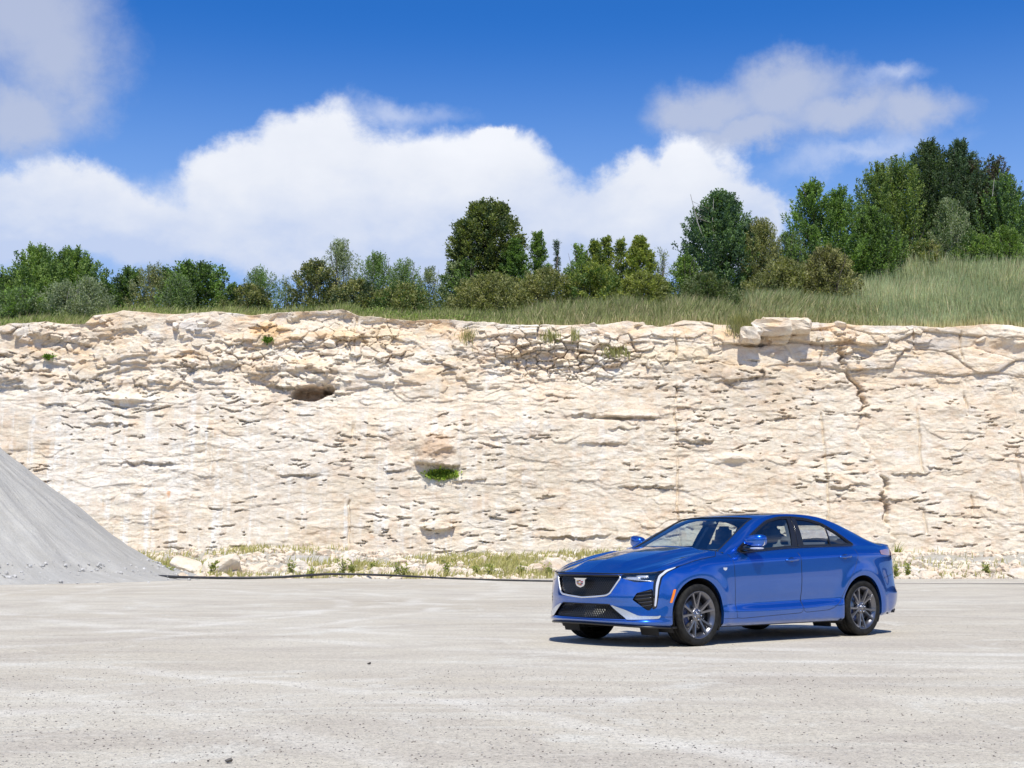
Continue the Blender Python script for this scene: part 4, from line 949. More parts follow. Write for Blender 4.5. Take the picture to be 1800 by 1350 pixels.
# weeds and grass on the talus
n = 46000
x = r.uniform(-16, 24, n); y = 46.4 + 12.5 * r.random(n)
k = fbm(x * 0.33, y * 0.42, 4, 181) + 0.35 * np.exp(-((y - 47.3) / 0.7) ** 2) + 0.3 * np.exp(-((y - 54) / 2.0) ** 2)
m = (r.random(n) < 0.85 * sstep(0.10, 0.5, k)) & ~((x < -11.5) & (y < 50)) & ~((x > 9) & (r.random(n) < 0.80)); x, y, k = x[m], y[m], k[m]; n = len(x)
P = np.stack([x, y, bank_z(x, y)], 1)
H_ = np.clip(0.17 + 0.20 * k + 0.08 * r.normal(0, 1, n), 0.06, 0.55)
pg = r.random(n)[:, None]; ctp = np.array([0.27, 0.29, 0.09]) * (1 - pg) + np.array([0.52, 0.45, 0.22]) * pg
blades('talus_grass', P, H_, 0.035, 0.35, np.array([0.42, 0.37, 0.19]), ctp, 12, 'yellowish grass and weeds in the rubble at the foot of the cliff', 'grass')
# single leafy plants in the rubble
def plant(px, py, hgt, Yd, lab, seed, yb=None, name='weed_plant', wide=0.5, col=((0.16, 0.20, 0.05), (0.42, 0.42, 0.14)), group=None, z=None):
    r = np.random.default_rng(seed + 500); v = at(px, py, Yd)
    zb = float(bank_z(np.array([v.x]), np.array([Yd]))[0]) if z is None else z
    nst = 9; Ps = []; Ds = []; SV = []; SF = []; off = 0
    for s in range(nst):
        a = r.random() * 6.28; L_ = hgt * (0.6 + 0.4 * r.random()); dr = np.array([math.cos(a) * wide * r.random(), math.sin(a) * wide * r.random(), 1.0])
        for q in np.linspace(0.1, 1, 16):
            Ps.append(dr * L_ * q + r.normal(0, 0.025, 3)); Ds.append(np.array([r.normal(), r.normal(), 0.5]))
        e = dr * L_
        for p_, w_ in ((np.zeros(3), 0.008), (e, 0.003)):
            SV += [p_ + [w_, 0, 0], p_ + [-w_, w_, 0], p_ + [0, -w_, 0]]
        SF += [(off, off + 1, off + 4, off + 3), (off + 1, off + 2, off + 5, off + 4), (off + 2, off, off + 3, off + 5)]; off += 6
    Ps = np.array(Ps); Ds = np.array(Ds); V = leafcards(Ps, Ds, 0.11, 0.055, r); m = len(Ps)
    c = np.array(col[0]) + (np.array(col[1]) - np.array(col[0])) * r.random((m, 1))
    root = empty(name, (v.x, Yd, zb)); tag(root, lab, 'plant', group)
    link('foliage', mesh_np('foliage', V.reshape(-1, 3), np.arange(m * 4).reshape(-1, 4), M_LEAF, smooth=False, cols=np.repeat(c, 4, axis=0)), root)
    link('stem', mesh_np('stem', SV, SF, M_BARK), root)
for i, (px, h) in enumerate([(262, .55), (300, .5), (372, .6), (512, .55), (545, .4), (602, .75), (618, .6), (655, .5), (700, .6), (712, .45), (786, .65), (838, .5), (862, .55), (915, .5), (236, .5), (965, .55), (1575, .6), (1595, .5), (1735, .5)]):
    plant(px, 1000, h, 47.2 + (i % 4) * 0.5, 'yellow green leafy weed rising from the rubble at the edge of the lot', i, group='leafy weeds along the lot edge')
# plants clinging to the face
def facetuft(px, py, n, sx, sz, h, lab, seed, colA, colB, leafy=False, name='grass_tuft', cat='plant', depth=0.35, droop=False):
    r = np.random.default_rng(900 + seed); c = at(px, py, 59.3)
    x = c.x + sx * r.normal(0, 0.45, n); z = c.z + sz * r.normal(0, 0.4, n)
    y = np.array([cliff_y(a, b) for a, b in zip(x, z)]) - depth * r.random(n) * 0.5
    P = np.stack([x, y, z], 1); m = r.random((n, 1)); cc = np.array(colA) * (1 - m) + np.array(colB) * m
    if leafy:
        V = leafcards(P, np.tile([0, -0.6, 0.3], (n, 1)), 0.12, 0.085, r)
        o = link(name, mesh_np(name, V.reshape(-1, 3), np.arange(n * 4).reshape(-1, 4), M_LEAF, smooth=False, cols=np.repeat(cc, 4, axis=0)))
        tag(o, lab, cat)
    else:
        o = blades(name, P, h * (0.5 + 0.7 * r.random(n)), 0.03, 0.4, cc * 0.9, cc, seed, lab, cat, lean=(0.0, -0.25)); del o['kind']
    return o
facetuft(776, 833, 1500, 0.62, 0.20, 0.2, 'bright green leafy plant in the pocket under the brown rock bulge', 1, (0.14, 0.24, 0.03), (0.36, 0.46, 0.08), True, 'hanging_plant', 'plant', 0.5)
facetuft(822, 590, 80, 0.45, 0.3, 0.5, 'dry tuft high on the cliff under the rim, left of centre', 2, (0.26, 0.25, 0.12), (0.48, 0.42, 0.25))
facetuft(968, 592, 90, 0.5, 0.25, 0.45, 'green tuft on the broken ledge above the centre of the cliff', 3, (0.22, 0.24, 0.09), (0.44, 0.40, 0.22))
facetuft(1088, 620, 130, 0.7, 0.25, 0.5, 'wide grass tuft on the ledge under the smooth slab', 4, (0.22, 0.24, 0.09), (0.44, 0.40, 0.22))
facetuft(1012, 590, 50, 0.25, 0.25, 0.55, 'narrow tuft left of the smooth slab near the rim', 5, (0.22, 0.24, 0.09), (0.44, 0.40, 0.22))
facetuft(1312, 575, 420, 0.8, 0.45, 0.7, 'bushy grass tuft spilling over the notch in the cliff rim', 6, (0.22, 0.24, 0.09), (0.44, 0.40, 0.22))
facetuft(465, 592, 160, 0.25, 0.15, 0.25, 'small bright green sprig on the ochre rock at the left', 7, (0.08, 0.16, 0.02), (0.20, 0.30, 0.05), True)
facetuft(72, 622, 120, 0.25, 0.12, 0.25, 'tiny green sprig on the far left ledge', 8, (0.08, 0.16, 0.02), (0.20, 0.30, 0.05), True)
facetuft(1577, 985, 70, 0.14, 0.30, 0.6, 'tall yellow green weed against the cliff foot behind the car trunk', 9, (0.16, 0.20, 0.04), (0.40, 0.40, 0.10))
# ================================================================== THE CAR
# car space while modelling: x back from the nose, y to the car's left, z up
TH = 0.68131
H2 = np.array([-math.cos(TH), -math.sin(TH)])
CAR_POS = np.array([0.73554, 14.55052]); X0 = 2.3
def fin(V):
    V = np.asarray(V, float); return np.stack([X0 - V[:, 0], V[:, 1], V[:, 2]], 1)
car = empty('sedan_car', (CAR_POS[0] - H2[0] * X0, CAR_POS[1] - H2[1] * X0, 0), math.pi + TH)
tag(car, 'metallic blue four door sedan parked on the gravel before the cliff', 'car')

def simple_mat(name, col, rough=0.5, metal=0.0, coat=0.0, spec=0.5, nz=0.08, nscale=6.0, emit=None):
    m, nt, out = new_mat(name); b = N(nt, 'ShaderNodeBsdfPrincipled')
    b.inputs['Roughness'].default_value = rough; b.inputs['Metallic'].default_value = metal
    b.inputs['Coat Weight'].default_value = coat; b.inputs['Coat Roughness'].default_value = 0.03; b.inputs['Specular IOR Level'].default_value = spec
    f = ramp(nt, noise(nt, objco(nt), nscale, 4, 0.6), [(0.3, 1 - nz), (0.7, 1 + nz)])
    L(nt, mixc(nt, 1.0, tuple(col), f, 'MULTIPLY'), b.inputs['Base Color'])
    if emit: b.inputs['Emission Color'].default_value = (*emit[0], 1); b.inputs['Emission Strength'].default_value = emit[1]
    L(nt, b.outputs[0], out.inputs[0]); return m
def paint_mat():
    m, nt, out = new_mat('blue_metallic_paint'); b = N(nt, 'ShaderNodeBsdfPrincipled')
    b.inputs['Metallic'].default_value = 0.80; b.inputs['Roughness'].default_value = 0.26
    b.inputs['Coat Weight'].default_value = 1.0; b.inputs['Coat Roughness'].default_value = 0.025; b.inputs['Coat IOR'].default_value = 1.72
    fl = noise(nt, objco(nt), 900, 2, 0.5)
    lw = N(nt, 'ShaderNodeLayerWeight'); lw.inputs['Blend'].default_value = 0.35
    c = mixc(nt, lw.outputs['Facing'], (0.005, 0.132, 0.60), (0.003, 0.055, 0.31))
    c = mixc(nt, 1.0, c, ramp(nt, fl, [(0.3, 0.85), (0.7, 1.15)]), 'MULTIPLY')
    sp = N(nt, 'ShaderNodeSeparateXYZ'); L(nt, objco(nt), sp.inputs[0])      # road dust low on the flanks
    du = N(nt, 'ShaderNodeMapRange'); L(nt, sp.outputs[2], du.inputs[0]); du.inputs[1].default_value = 0.42; du.inputs[2].default_value = 0.16
    du.inputs[3].default_value = 0.0; du.inputs[4].default_value = 0.12
    c = mixc(nt, math_n(nt, 'MULTIPLY', du.outputs[0], ramp(nt, noise(nt, objco(nt), 9, 5, 0.7), [(0.35, 0.3), (0.7, 1.3)])), c, (0.42, 0.40, 0.37))
    L(nt, c, b.inputs['Base Color']); L(nt, b.outputs[0], out.inputs[0]); return m
def glass_mat(name, tint, rough=0.0, ior=1.5):
    m, nt, out = new_mat(name)
    t = N(nt, 'ShaderNodeBsdfTransparent'); t.inputs[0].default_value = (*tint, 1)
    g = N(nt, 'ShaderNodeBsdfGlossy'); g.inputs['Roughness'].default_value = rough; g.inputs['Color'].default_value = (0.95, 0.97, 1, 1)
    lw = N(nt, 'ShaderNodeLayerWeight'); lw.inputs['Blend'].default_value = 0.5
    f2 = math_n(nt, 'MULTIPLY_ADD', math_n(nt, 'POWER', lw.outputs['Facing'], 3.6), 0.90, 0.085, clamp=True)
    mx = N(nt, 'ShaderNodeMixShader'); L(nt, f2, mx.inputs[0]); L(nt, t.outputs[0], mx.inputs[1]); L(nt, g.outputs[0], mx.inputs[2])
    L(nt, mx.outputs[0], out.inputs[0]); return m
PAINT = paint_mat()
GLASS = glass_mat('car_glass', (0.84, 0.92, 0.91)); GLASSR = glass_mat('tinted_glass', (0.88, 0.93, 0.92)); LENS = glass_mat('lamp_lens', (0.9, 0.92, 0.95))
BLK = simple_mat('satin_black_trim', (0.012, 0.012, 0.014), 0.35); GBLK = simple_mat('gloss_black', (0.008, 0.008, 0.01), 0.08, coat=0.6)
RUB = simple_mat('dark_seal', (0.006, 0.008, 0.012), 0.6); DARK = simple_mat('black_plastic', (0.014, 0.014, 0.015), 0.65)
SILV = simple_mat('satin_silver', (0.80, 0.81, 0.84), 0.25, 0.75); CHRM = simple_mat('chrome', (0.85, 0.86, 0.88), 0.08, 1.0)
WHIT = simple_mat('lamp_white', (0.55, 0.58, 0.66), 0.18, 0.0, 0.8); AMB = simple_mat('amber_plastic', (0.85, 0.22, 0.015), 0.22, coat=0.6)
TAILM = simple_mat('clear_tail_lens', (0.36, 0.22, 0.24), 0.12, 0.2, 1.0); RED = simple_mat('red_plastic', (0.45, 0.012, 0.012), 0.15, coat=0.8); SEAT = simple_mat('grey_leather', (0.09, 0.095, 0.105), 0.55)
INTR = simple_mat('cabin_trim', (0.11, 0.115, 0.125), 0.8); HEADL = simple_mat('headliner', (0.22, 0.23, 0.24), 0.9)
RIMM = simple_mat('dark_graphite_alloy', (0.21, 0.21, 0.235), 0.28, 0.85, 0.5); STEEL = simple_mat('brake_steel', (0.30, 0.30, 0.31), 0.35, 0.9)
LIP = simple_mat('machined_rim_lip', (0.20, 0.20, 0.22), 0.28, 0.9)
def tyre_mat():
    m, nt, out = new_mat('tyre_rubber'); b = N(nt, 'ShaderNodeBsdfPrincipled'); b.inputs['Roughness'].default_value = 0.72; b.inputs['Specular IOR Level'].default_value = 0.22
    n = noise(nt, objco(nt), 14, 5, 0.7)
    L(nt, ramp(nt, n, [(0.4, (0.007, 0.007, 0.007)), (0.8, (0.030, 0.029, 0.027))]), b.inputs['Base Color'])
    L(nt, b.outputs[0], out.inputs[0]); return m
TYRE = tyre_mat()

def pch(xs, ys):
    xs = np.asarray(xs, float); ys = np.asarray(ys, float); h = np.diff(xs); dl = np.diff(ys, axis=0) / (h if ys.ndim == 1 else h[:, None])
    m = np.zeros_like(ys)
    hh = h if ys.ndim == 1 else h[:, None]
    w1 = 2 * hh[1:] + hh[:-1]; w2 = hh[1:] + 2 * hh[:-1]
    ok = dl[1:] * dl[:-1] > 0
    with np.errstate(divide='ignore', invalid='ignore'):
        mm = (w1 + w2) / (w1 / dl[:-1] + w2 / dl[1:])
    m[1:-1] = np.where(ok, mm, 0); m[0] = dl[0]; m[-1] = dl[-1]
    def f(t):
        t = np.asarray(t, float); i = np.clip(np.searchsorted(xs, t, side='right') - 1, 0, len(xs) - 2)
        hi = h[i]; s = (t - xs[i]) / hi
        if ys.ndim > 1: s = s[..., None]; hi = hi[..., None]
        return ((1 + 2 * s) * (1 - s) ** 2) * ys[i] + s * (1 - s) ** 2 * hi * m[i] + s * s * (3 - 2 * s) * ys[i + 1] + s * s * (s - 1) * hi * m[i + 1]
    return f
def crom(P, t):
    """Catmull-Rom through key rows P at float index t"""
    P = np.asarray(P, float); Q = np.concatenate([[2 * P[0] - P[1]], P, [2 * P[-1] - P[-2]]]); i = np.clip(np.floor(t).astype(int), 0, len(P) - 2)
    s = (t - i)[:, None]; a, b, c, d = Q[i], Q[i + 1], Q[i + 2], Q[i + 3]
    return 0.5 * (2 * b + (c - a) * s + (2 * a - 5 * b + 4 * c - d) * s * s + (3 * b - a - 3 * c + d) * s ** 3)
# plan outline of the body at its fullest
OUT = np.array([(-.01, 0), (.0, .2), (.022, .38), (.065, .52), (.125, .645), (.20, .745), (.295, .822), (.43, .872), (.62, .897), (.86, .906), (1.2, .905), (1.6, .905), (2.0, .906), (2.5, .907),
                (3.0, .907), (3.3, .908), (3.6, .909), (3.9, .900), (4.13, .878), (4.32, .835), (4.46, .765), (4.56, .66), (4.63, .5), (4.675, .26), (4.685, 0)])
tt = np.linspace(0, len(OUT) - 1, 6000); OC = crom(OUT, tt); OC[0, 1] = 0
sl = np.concatenate([[0], np.cumsum(np.hypot(*np.diff(OC, axis=0).T))]); SMAX = sl[-1]
def s_at(x, y):
    return sl[np.argmin((OC[:, 0] - x) ** 2 + (OC[:, 1] - y) ** 2)]
keyxy = [(-.01, 0), (.022, .38), (.125, .645), (.295, .822), (.62, .897), (.86, .906), (1.25, .905), (1.8, .905), (2.5, .907), (3.05, .907), (3.3, .908), (3.6, .909), (3.95, .895), (4.2, .865), (4.46, .765), (4.63, .5), (4.685, 0)]
KS = np.array([s_at(*k) for k in keyxy])
LZ = [
 [.24, .235, .225, .215, .205, .20, .19, .19, .19, .19, .19, .20, .22, .235, .26, .28, .28],
 [.268, .266, .262, .255, .245, .24, .235, .235, .235, .235, .235, .245, .265, .28, .305, .32, .32],
 [.285, .285, .285, .290, .30, .325, .335, .335, .345, .36, .36, .35, .36, .36, .37, .38, .38],
 [.43, .43, .425, .42, .42, .42, .425, .43, .44, .45, .45, .45, .46, .47, .47, .47, .47],
 [.50, .50, .50, .50, .53, .55, .55, .55, .56, .57, .57, .57, .57, .56, .55, .55, .55],
 [.60, .60, .60, .60, .65, .68, .69, .70, .71, .72, .73, .74, .73, .71, .69, .68, .68],
 [.69, .69, .69, .70, .755, .80, .83, .86, .885, .905, .91, .915, .91, .895, .87, .86, .86],
 [.735, .735, .742, .755, .81, .855, .89, .925, .952, .968, .975, .985, .985, .97, .95, .95, .95],
 [.757, .755, .758, .770, .832, .885, .933, .972, 1.014, 1.03, 1.036, 1.042, 1.046, 1.04, 1.035, 1.045, 1.05]]
LD = [
 [.03, .03, .03, .035, .05, .06, .055, .045, .045, .045, .045, .05, .05, .05, .08, .10, .10],
 [.0, .0, .0, .004, .012, .02, .012, .006, .006, .006, .008, .015, .012, .015, .04, .05, .05],
 [.02, .02, .018, .008, .008, .008, .002, -.004, -.004, -.002, .002, .006, .006, .004, .012, .015, .015],
 [.035, .035, .03, .012, .008, .004, .012, .034, .036, .028, .010, .0, .004, .0, .0, .0, .0],
 [.015, .015, .018, .010, .006, .0, .004, .014, .016, .012, .004, -.002, .002, .006, .02, .02, .02],
 [.028, .028, .03, .018, .008, .0, .003, .006, .006, .003, .0, -.006, .0, .012, .035, .035, .035],
 [.042, .042, .045, .032, .018, .012, .010, .012, .010, .006, .002, .0, .004, .018, .045, .045, .045],
 [.052, .052, .056, .048, .034, .030, .034, .042, .046, .044, .040, .032, .034, .045, .055, .05, .05],
 [.066, .066, .068, .066, .052, .060, .085, .115, .128, .132, .134, .132, .128, .11, .09, .07, .07]]
def dense_s():
    a = np.linspace(0, KS[4], 110)[:-1]; b = np.linspace(KS[4], KS[12], 250)[:-1]; c = np.linspace(KS[12], SMAX, 70)
    return np.concatenate([a, b, c])
SS = dense_s(); nS = len(SS)
ox = np.interp(SS, sl, OC[:, 0]); oy = np.interp(SS, sl, OC[:, 1])
tx = np.gradient(ox, SS); ty = np.gradient(oy, SS); ln = np.hypot(tx, ty); nxn, nyn = -ty / ln, tx / ln      # outward normal
flip = (nxn * (ox - 2.3) + nyn * oy) < 0; nxn[flip] *= -1; nyn[flip] *= -1
nxn[0], nyn[0] = -1, 0; nxn[-1], nyn[-1] = 1, 0
LVZ = np.array([pch(KS, r)(SS) for r in LZ]); LVD = np.array([pch(KS, r)(SS) for r in LD])
NV = 78; vv = np.linspace(0, 8, NV)
fz = pch(np.arange(9), LVZ); fd = pch(np.arange(9), LVD)
ZZ = fz(vv); DD = fd(vv)
# muscle over the wheels and a crisp shoulder crease
for xc, am in ((.845, .010), (3.61, .014)):
    rr2 = np.hypot(ox[None] - xc, ZZ - .33); DD = DD - am * np.exp(-((rr2 - .42) / .07) ** 2) * (oy[None] > .8)
sc = (oy > .85) & (ox > .5); 
RX = ox[None] - nxn[None] * DD; RY = oy[None] - nyn[None] * DD
RY[:, 0] = 0; RY[:, -1] = 0
under = []
for dn, dz in ((.55, .03), (.20, .015), (.04, -.012)):
    u_x = ox - nxn * (LVD[0] + dn); u_y = np.maximum(oy - nyn * (LVD[0] + dn), 0); under.append((u_x, u_y, LVZ[0] + dz + (0.008 if dn < .1 else 0)))
GX = np.concatenate([[u[0] for u in under], RX]); GY = np.concatenate([[u[1] for u in under], RY]); GZ = np.concatenate([[u[2] for u in under], ZZ])
GY[:, 0] = 0; GY[:, -1] = 0

class Sh:      # a triangulated half shell with per vertex attributes
    def __init__(s, V, F, A=None): s.V = np.asarray(V, float); s.F = np.asarray(F, int); s.A = dict(A or {})
    def nrm(s):
        Nn = np.zeros_like(s.V); a, b, c = (s.V[s.F[:, k]] for k in range(3)); fn = np.cross(b - a, c - a)
        for k in range(3): np.add.at(Nn, s.F[:, k], fn)
        # weld by position
        key = np.round(s.V, 5); _, inv = np.unique(key, axis=0, return_inverse=True); inv = inv.ravel()
        S = np.zeros((inv.max() + 1, 3)); np.add.at(S, inv, Nn); Nn = S[inv]
        on = np.abs(s.V[:, 1]) < 1e-5; Nn[on, 1] = 0
        Nn /= np.linalg.norm(Nn, axis=1)[:, None] + 1e-12
        s.A['nx'], s.A['ny'], s.A['nz'] = Nn.T.copy()
    def cut(s, f):
        """split along f=0; returns inside (f<0), outside"""
        f = np.asarray(f, float).copy(); f[np.abs(f) < 1e-6] = 1e-6
        V = [s.V]; A = {k: [v] for k, v in s.A.items()}; n = len(s.V)
        sg = f < 0; tri = s.F; cnt = sg[tri].sum(1)
        ins = [tri[cnt == 3]]; outs = [tri[cnt == 0]]; ed = {}; newp = []; newa = []
        def mid(a, b):
            nonlocal n
            k_ = (a, b) if a < b else (b, a)
            if k_ not in ed:
                t = f[a] / (f[a] - f[b]); newp.append((a, b, t)); ed[k_] = n; n += 1
            return ed[k_]
        ti = []; to = []
        for T_ in tri[(cnt > 0) & (cnt < 3)]:
            a, b, c = (int(q) for q in T_)
            one = sg[[a, b, c]].sum() == 1
            for _ in range(3):
                if sg[a] == one and sg[b] != one and sg[c] != one: break
                a, b, c = b, c, a
            p, q = mid(a, b), mid(a, c)
            (ti if one else to).append((a, p, q)); (to if one else ti).extend([(p, b, c), (p, c, q)])
        if newp:
            a = np.array([q[0] for q in newp]); b = np.array([q[1] for q in newp]); t = np.array([q[2] for q in newp])
            V.append(s.V[a] * (1 - t[:, None]) + s.V[b] * t[:, None])
            for k_ in A: A[k_].append(s.A[k_][a] * (1 - t) + s.A[k_][b] * t)
        V = np.concatenate(V); A = {k_: np.concatenate(v) for k_, v in A.items()}
        def mk(parts, extra):
            Ff = np.concatenate(parts + ([np.array(extra)] if extra else [])) if (extra or len(parts[0])) else np.zeros((0, 3), int)
            if len(Ff) == 0: return Sh(np.zeros((0, 3)), Ff, {k_: np.zeros(0) for k_ in A})
            u, inv = np.unique(Ff, return_inverse=True); return Sh(V[u], inv.reshape(-1, 3), {k_: v[u] for k_, v in A.items()})
        return mk(ins, ti), mk(outs, to)
    def off(s, d):
        if len(s.V) == 0: return s
        N_ = np.stack([s.A['nx'], s.A['ny'], s.A['nz']], 1); return Sh(s.V + N_ * d, s.F, s.A)
def cat_sh(L_):
    L_ = [q for q in L_ if len(q.F)]; V = []; F_ = []; A = {}; o = 0
    ks = set.intersection(*[set(q.A) for q in L_])
    for q in L_: V.append(q.V); F_.append(q.F + o); o += len(q.V)
    return Sh(np.concatenate(V), np.concatenate(F_), {k_: np.concatenate([q.A[k_] for q in L_]) for k_ in ks})
def emit(name, sh, mat, parent=None, mirror=None, custom=True):
    """mirror None: this side only; 'join': both sides in one; 'flip': far side only"""
    V, F_ = sh.V, sh.F; N_ = np.stack([sh.A['nx'], sh.A['ny'], sh.A['nz']], 1)
    if mirror in ('join', 'flip'):
        Vm = V * [1, -1, 1]; Nm = N_ * [1, -1, 1]
        if mirror == 'flip': V, N_ = Vm, Nm
        else: F_ = np.concatenate([F_, F_ + len(V)]); V = np.concatenate([V, Vm]); N_ = np.concatenate([N_, Nm])
    V = fin(V); N_ = N_ * [-1, 1, 1]; N_ /= np.linalg.norm(N_, axis=1)[:, None] + 1e-12
    a, b, c = (V[F_[:, k]] for k in range(3)); fn = np.cross(b - a, c - a); good = np.linalg.norm(fn, axis=1) > 1e-10
    F_ = F_[good]; fn = fn[good]
    fl = (fn * (N_[F_[:, 0]] + N_[F_[:, 1]] + N_[F_[:, 2]])).sum(1) < 0
    F_ = F_.copy(); F_[fl] = F_[fl][:, ::-1]
    me = mesh_np(name, V, F_, mat)
    if custom: me.normals_split_custom_set_from_vertices([tuple(v) for v in N_])
    return link(name, me, parent if parent is not None else car)
def tri_grid(nr, nc):
    q = grid_faces(nr, nc); return np.concatenate([q[:, [0, 1, 2]], q[:, [0, 2, 3]]])
def grid_sh(X_, Y_, Z_, **A):
    sh = Sh(np.stack([X_.ravel(), Y_.ravel(), Z_.ravel()], 1), tri_grid(*X_.shape), {k_: np.broadcast_to(v, X_.shape).ravel().astype(float) for k_, v in A.items()})
    return sh
def orient(sh, ctr=(2.3, 0, .6)):
    sh.nrm(); N_ = np.stack([sh.A['nx'], sh.A['ny'], sh.A['nz']], 1); d_ = (N_ * (sh.V - np.array(ctr))).sum(1)
    if (d_ < 0).mean() > 0.5: sh.F = sh.F[:, ::-1]; sh.nrm()
    return sh
def poly_sdf(px, py, poly):
    P = np.asarray(poly, float); n = len(P); d2 = np.full(px.shape, 1e9); ins = np.zeros(px.shape, bool)
    for i in range(n):
        a = P[i]; b = P[(i + 1) % n]; e = b - a; wx_ = px - a[0]; wy_ = py - a[1]
        t = np.clip((wx_ * e[0] + wy_ * e[1]) / (e @ e + 1e-12), 0, 1); d2 = np.minimum(d2, (wx_ - e[0] * t) ** 2 + (wy_ - e[1] * t) ** 2)
        c1 = (a[1] <= py) & (b[1] > py); c2 = (b[1] <= py) & (a[1] > py); cr = e[0] * wy_ - e[1] * wx_
        ins ^= (c1 & (cr > 0)) | (c2 & (cr < 0))
    return np.where(ins, -1, 1) * np.sqrt(d2)
def rounded(poly, k=6, r=0.25):
    """soften the corners of a closed polygon"""
    P = np.asarray(poly, float); o = []
    for i in range(len(P)):
        a, b, c = P[i - 1], P[i], P[(i + 1) % len(P)]
        p = b + (a - b) * r; q = b + (c - b) * r
        for t in np.linspace(0, 1, k): o.append((1 - t) ** 2 * p + 2 * t * (1 - t) * b + t * t * q)
    return np.array(o)

ring = grid_sh(GX, GY, GZ, s=SS[None, :], v=np.concatenate([[-3, -2, -1], vv])[:, None]); orient(ring)
# ---------- upper surfaces
def ringtop(x):
    m_ = (oy > .3); yy = RY[-1]; xx = RX[-1]; k0 = np.argmax(yy > .8); k1 = nS - 40
    return np.interp(x, xx[k0:k1], yy[k0:k1]), np.interp(x, xx[k0:k1], ZZ[-1][k0:k1])
def coons(c0, c1, d0, d1, n, m_):
    """c0,c1 run along u (n samples), d0,d1 along v (m samples)"""
    def rs(c, k):
        c = np.asarray(c, float); L_ = np.concatenate([[0], np.cumsum(np.linalg.norm(np.diff(c, axis=0), axis=1))]); t = np.linspace(0, L_[-1], k)
        return np.stack([np.interp(t, L_, c[:, q]) for q in range(3)], 1)
    c0, c1, d0, d1 = rs(c0, n), rs(c1, n), rs(d0, m_), rs(d1, m_); u = np.linspace(0, 1, n)[:, None, None]; v = np.linspace(0, 1, m_)[None, :, None]
    S = (1 - v) * c0[:, None] + v * c1[:, None] + (1 - u) * d0[None] + u * d1[None] - ((1 - u) * (1 - v) * c0[0] + u * (1 - v) * c0[-1] + (1 - u) * v * c1[0] + u * v * c1[-1])
    return S
ih = int(np.argmin(np.abs(SS - s_at(.33, .84))))           # hood front corner on the ring top
ic = int(np.argmin(np.abs(ox - 1.17) + 9 * (oy < .8)))
topc = np.stack([RX[-1], RY[-1], ZZ[-1]], 1)
front_e = topc[:ih + 1]; side_e = topc[ih:ic + 1]
hc = [topc[ic], (1.22, topc[ic][1] - .045, topc[ic][2] + .028), (1.27, .72, .985), (1.36, .45, 1.0), (1.40, .2, 1.008), (1.41, 0, 1.010)]
hr = crom(np.array(hc), np.linspace(0, 5, 60))[::-1]          # centre to corner
hcl = crom(np.array([topc[0], (.16, 0, .795), (.40, 0, .855), (.75, 0, .925), (1.1, 0, .975), (1.41, 0, 1.010)]), np.linspace(0, 5, 80))
S = coons(front_e, hr, hcl, side_e, 90, 110)                  # u: centre -> side, v: front -> back
uu = np.linspace(0, 1, 90)[:, None]; vq = np.linspace(0, 1, 110)[None, :]
ed = np.clip(np.minimum(np.minimum(vq / .25, (1 - vq) / .12), np.minimum((1 - uu) / .10, 1)), 0, 1); ed = ed * ed * (3 - 2 * ed)
bul = .024 * ed * (1 - uu ** 2) + .022 * ed * sstep(.58, .46, uu + .16 * (1 - vq)) - .018 * ed * np.exp(-((uu - .70 + .14 * (1 - vq)) / .09) ** 2)
bul = bul + .014 * ed * np.exp(-((uu - .88) / .07) ** 2)
S[..., 2] += bul
hood = grid_sh(S[..., 0], S[..., 1], S[..., 2]); orient(hood, (1, 0, 0))
# cowl strip between hood, fender top and greenhouse
i2 = int(np.argmin(np.abs(ox - 1.60) + 9 * (oy < .8)))
ce = topc[ic:i2 + 1]
cw_ = crom(np.array([ce[-1], (1.60, .68, 1.01), (1.55, .4, 1.0), (1.5, 0, .99)]), np.linspace(0, 3, 50))
cA = hr[::-1]; k_ = 60
cB = np.concatenate([ce, cw_[1:]])
def rs_(c, k): 
    c = np.asarray(c, float); L_ = np.concatenate([[0], np.cumsum(np.linalg.norm(np.diff(c, axis=0), axis=1))]); t = np.linspace(0, L_[-1], k); return np.stack([np.interp(t, L_, c[:, q]) for q in range(3)], 1)
cA, cB = rs_(cA, 120), rs_(cB, 120); w = np.linspace(0, 1, 14)[:, None, None]; S = cA[None] * (1 - w) + cB[None] * w
S[..., 2] += -.012 * np.sin(math.pi * w[..., 0]) * (S[..., 1] < .7)
cowl = grid_sh(S[..., 0], S[..., 1], S[..., 2]); orient(cowl, (1.3, 0, 0))
# greenhouse
RK = np.array([(1.34, .785, .968), (1.60, .722, 1.092), (1.86, .660, 1.222), (2.12, .612, 1.335), (2.45, .586, 1.392), (2.85, .582, 1.400), (3.2, .588, 1.372), (3.5, .596, 1.305), (3.8, .612, 1.208), (4.1, .640, 1.105), (4.36, .69, 1.045)])
CK = np.array([(1.34, 0, 1.0), (1.52, 0, 1.11), (1.74, 0, 1.235), (2.0, 0, 1.365), (2.42, 0, 1.415), (2.85, 0, 1.424), (3.25, 0, 1.402), (3.55, 0, 1.335), (3.83, 0, 1.228), (4.12, 0, 1.112), (4.42, 0, 1.06)])
bx = np.array([1.30, 1.50, 1.72, 2.02, 2.42, 2.85, 3.2, 3.5, 3.8, 4.1, 4.40]); by, bz = ringtop(bx)
BK = np.stack([bx, by + .004, bz - .012], 1)
ug = np.linspace(0, 10, 260); Rc, Cc, Bc = crom(RK, ug), crom(CK, ug), crom(BK, ug)
q = np.linspace(0, 1, 60)[None, :]
PX = Cc[:, :1] + (Rc[:, :1] - Cc[:, :1]) * q ** 2; PY = Rc[:, 1:2] * q
pz = 3.0
PZ = Cc[:, 2:] + (Rc[:, 2:] - Cc[:, 2:]) * (0.55 * q ** 2 + 0.45 * q ** 4)
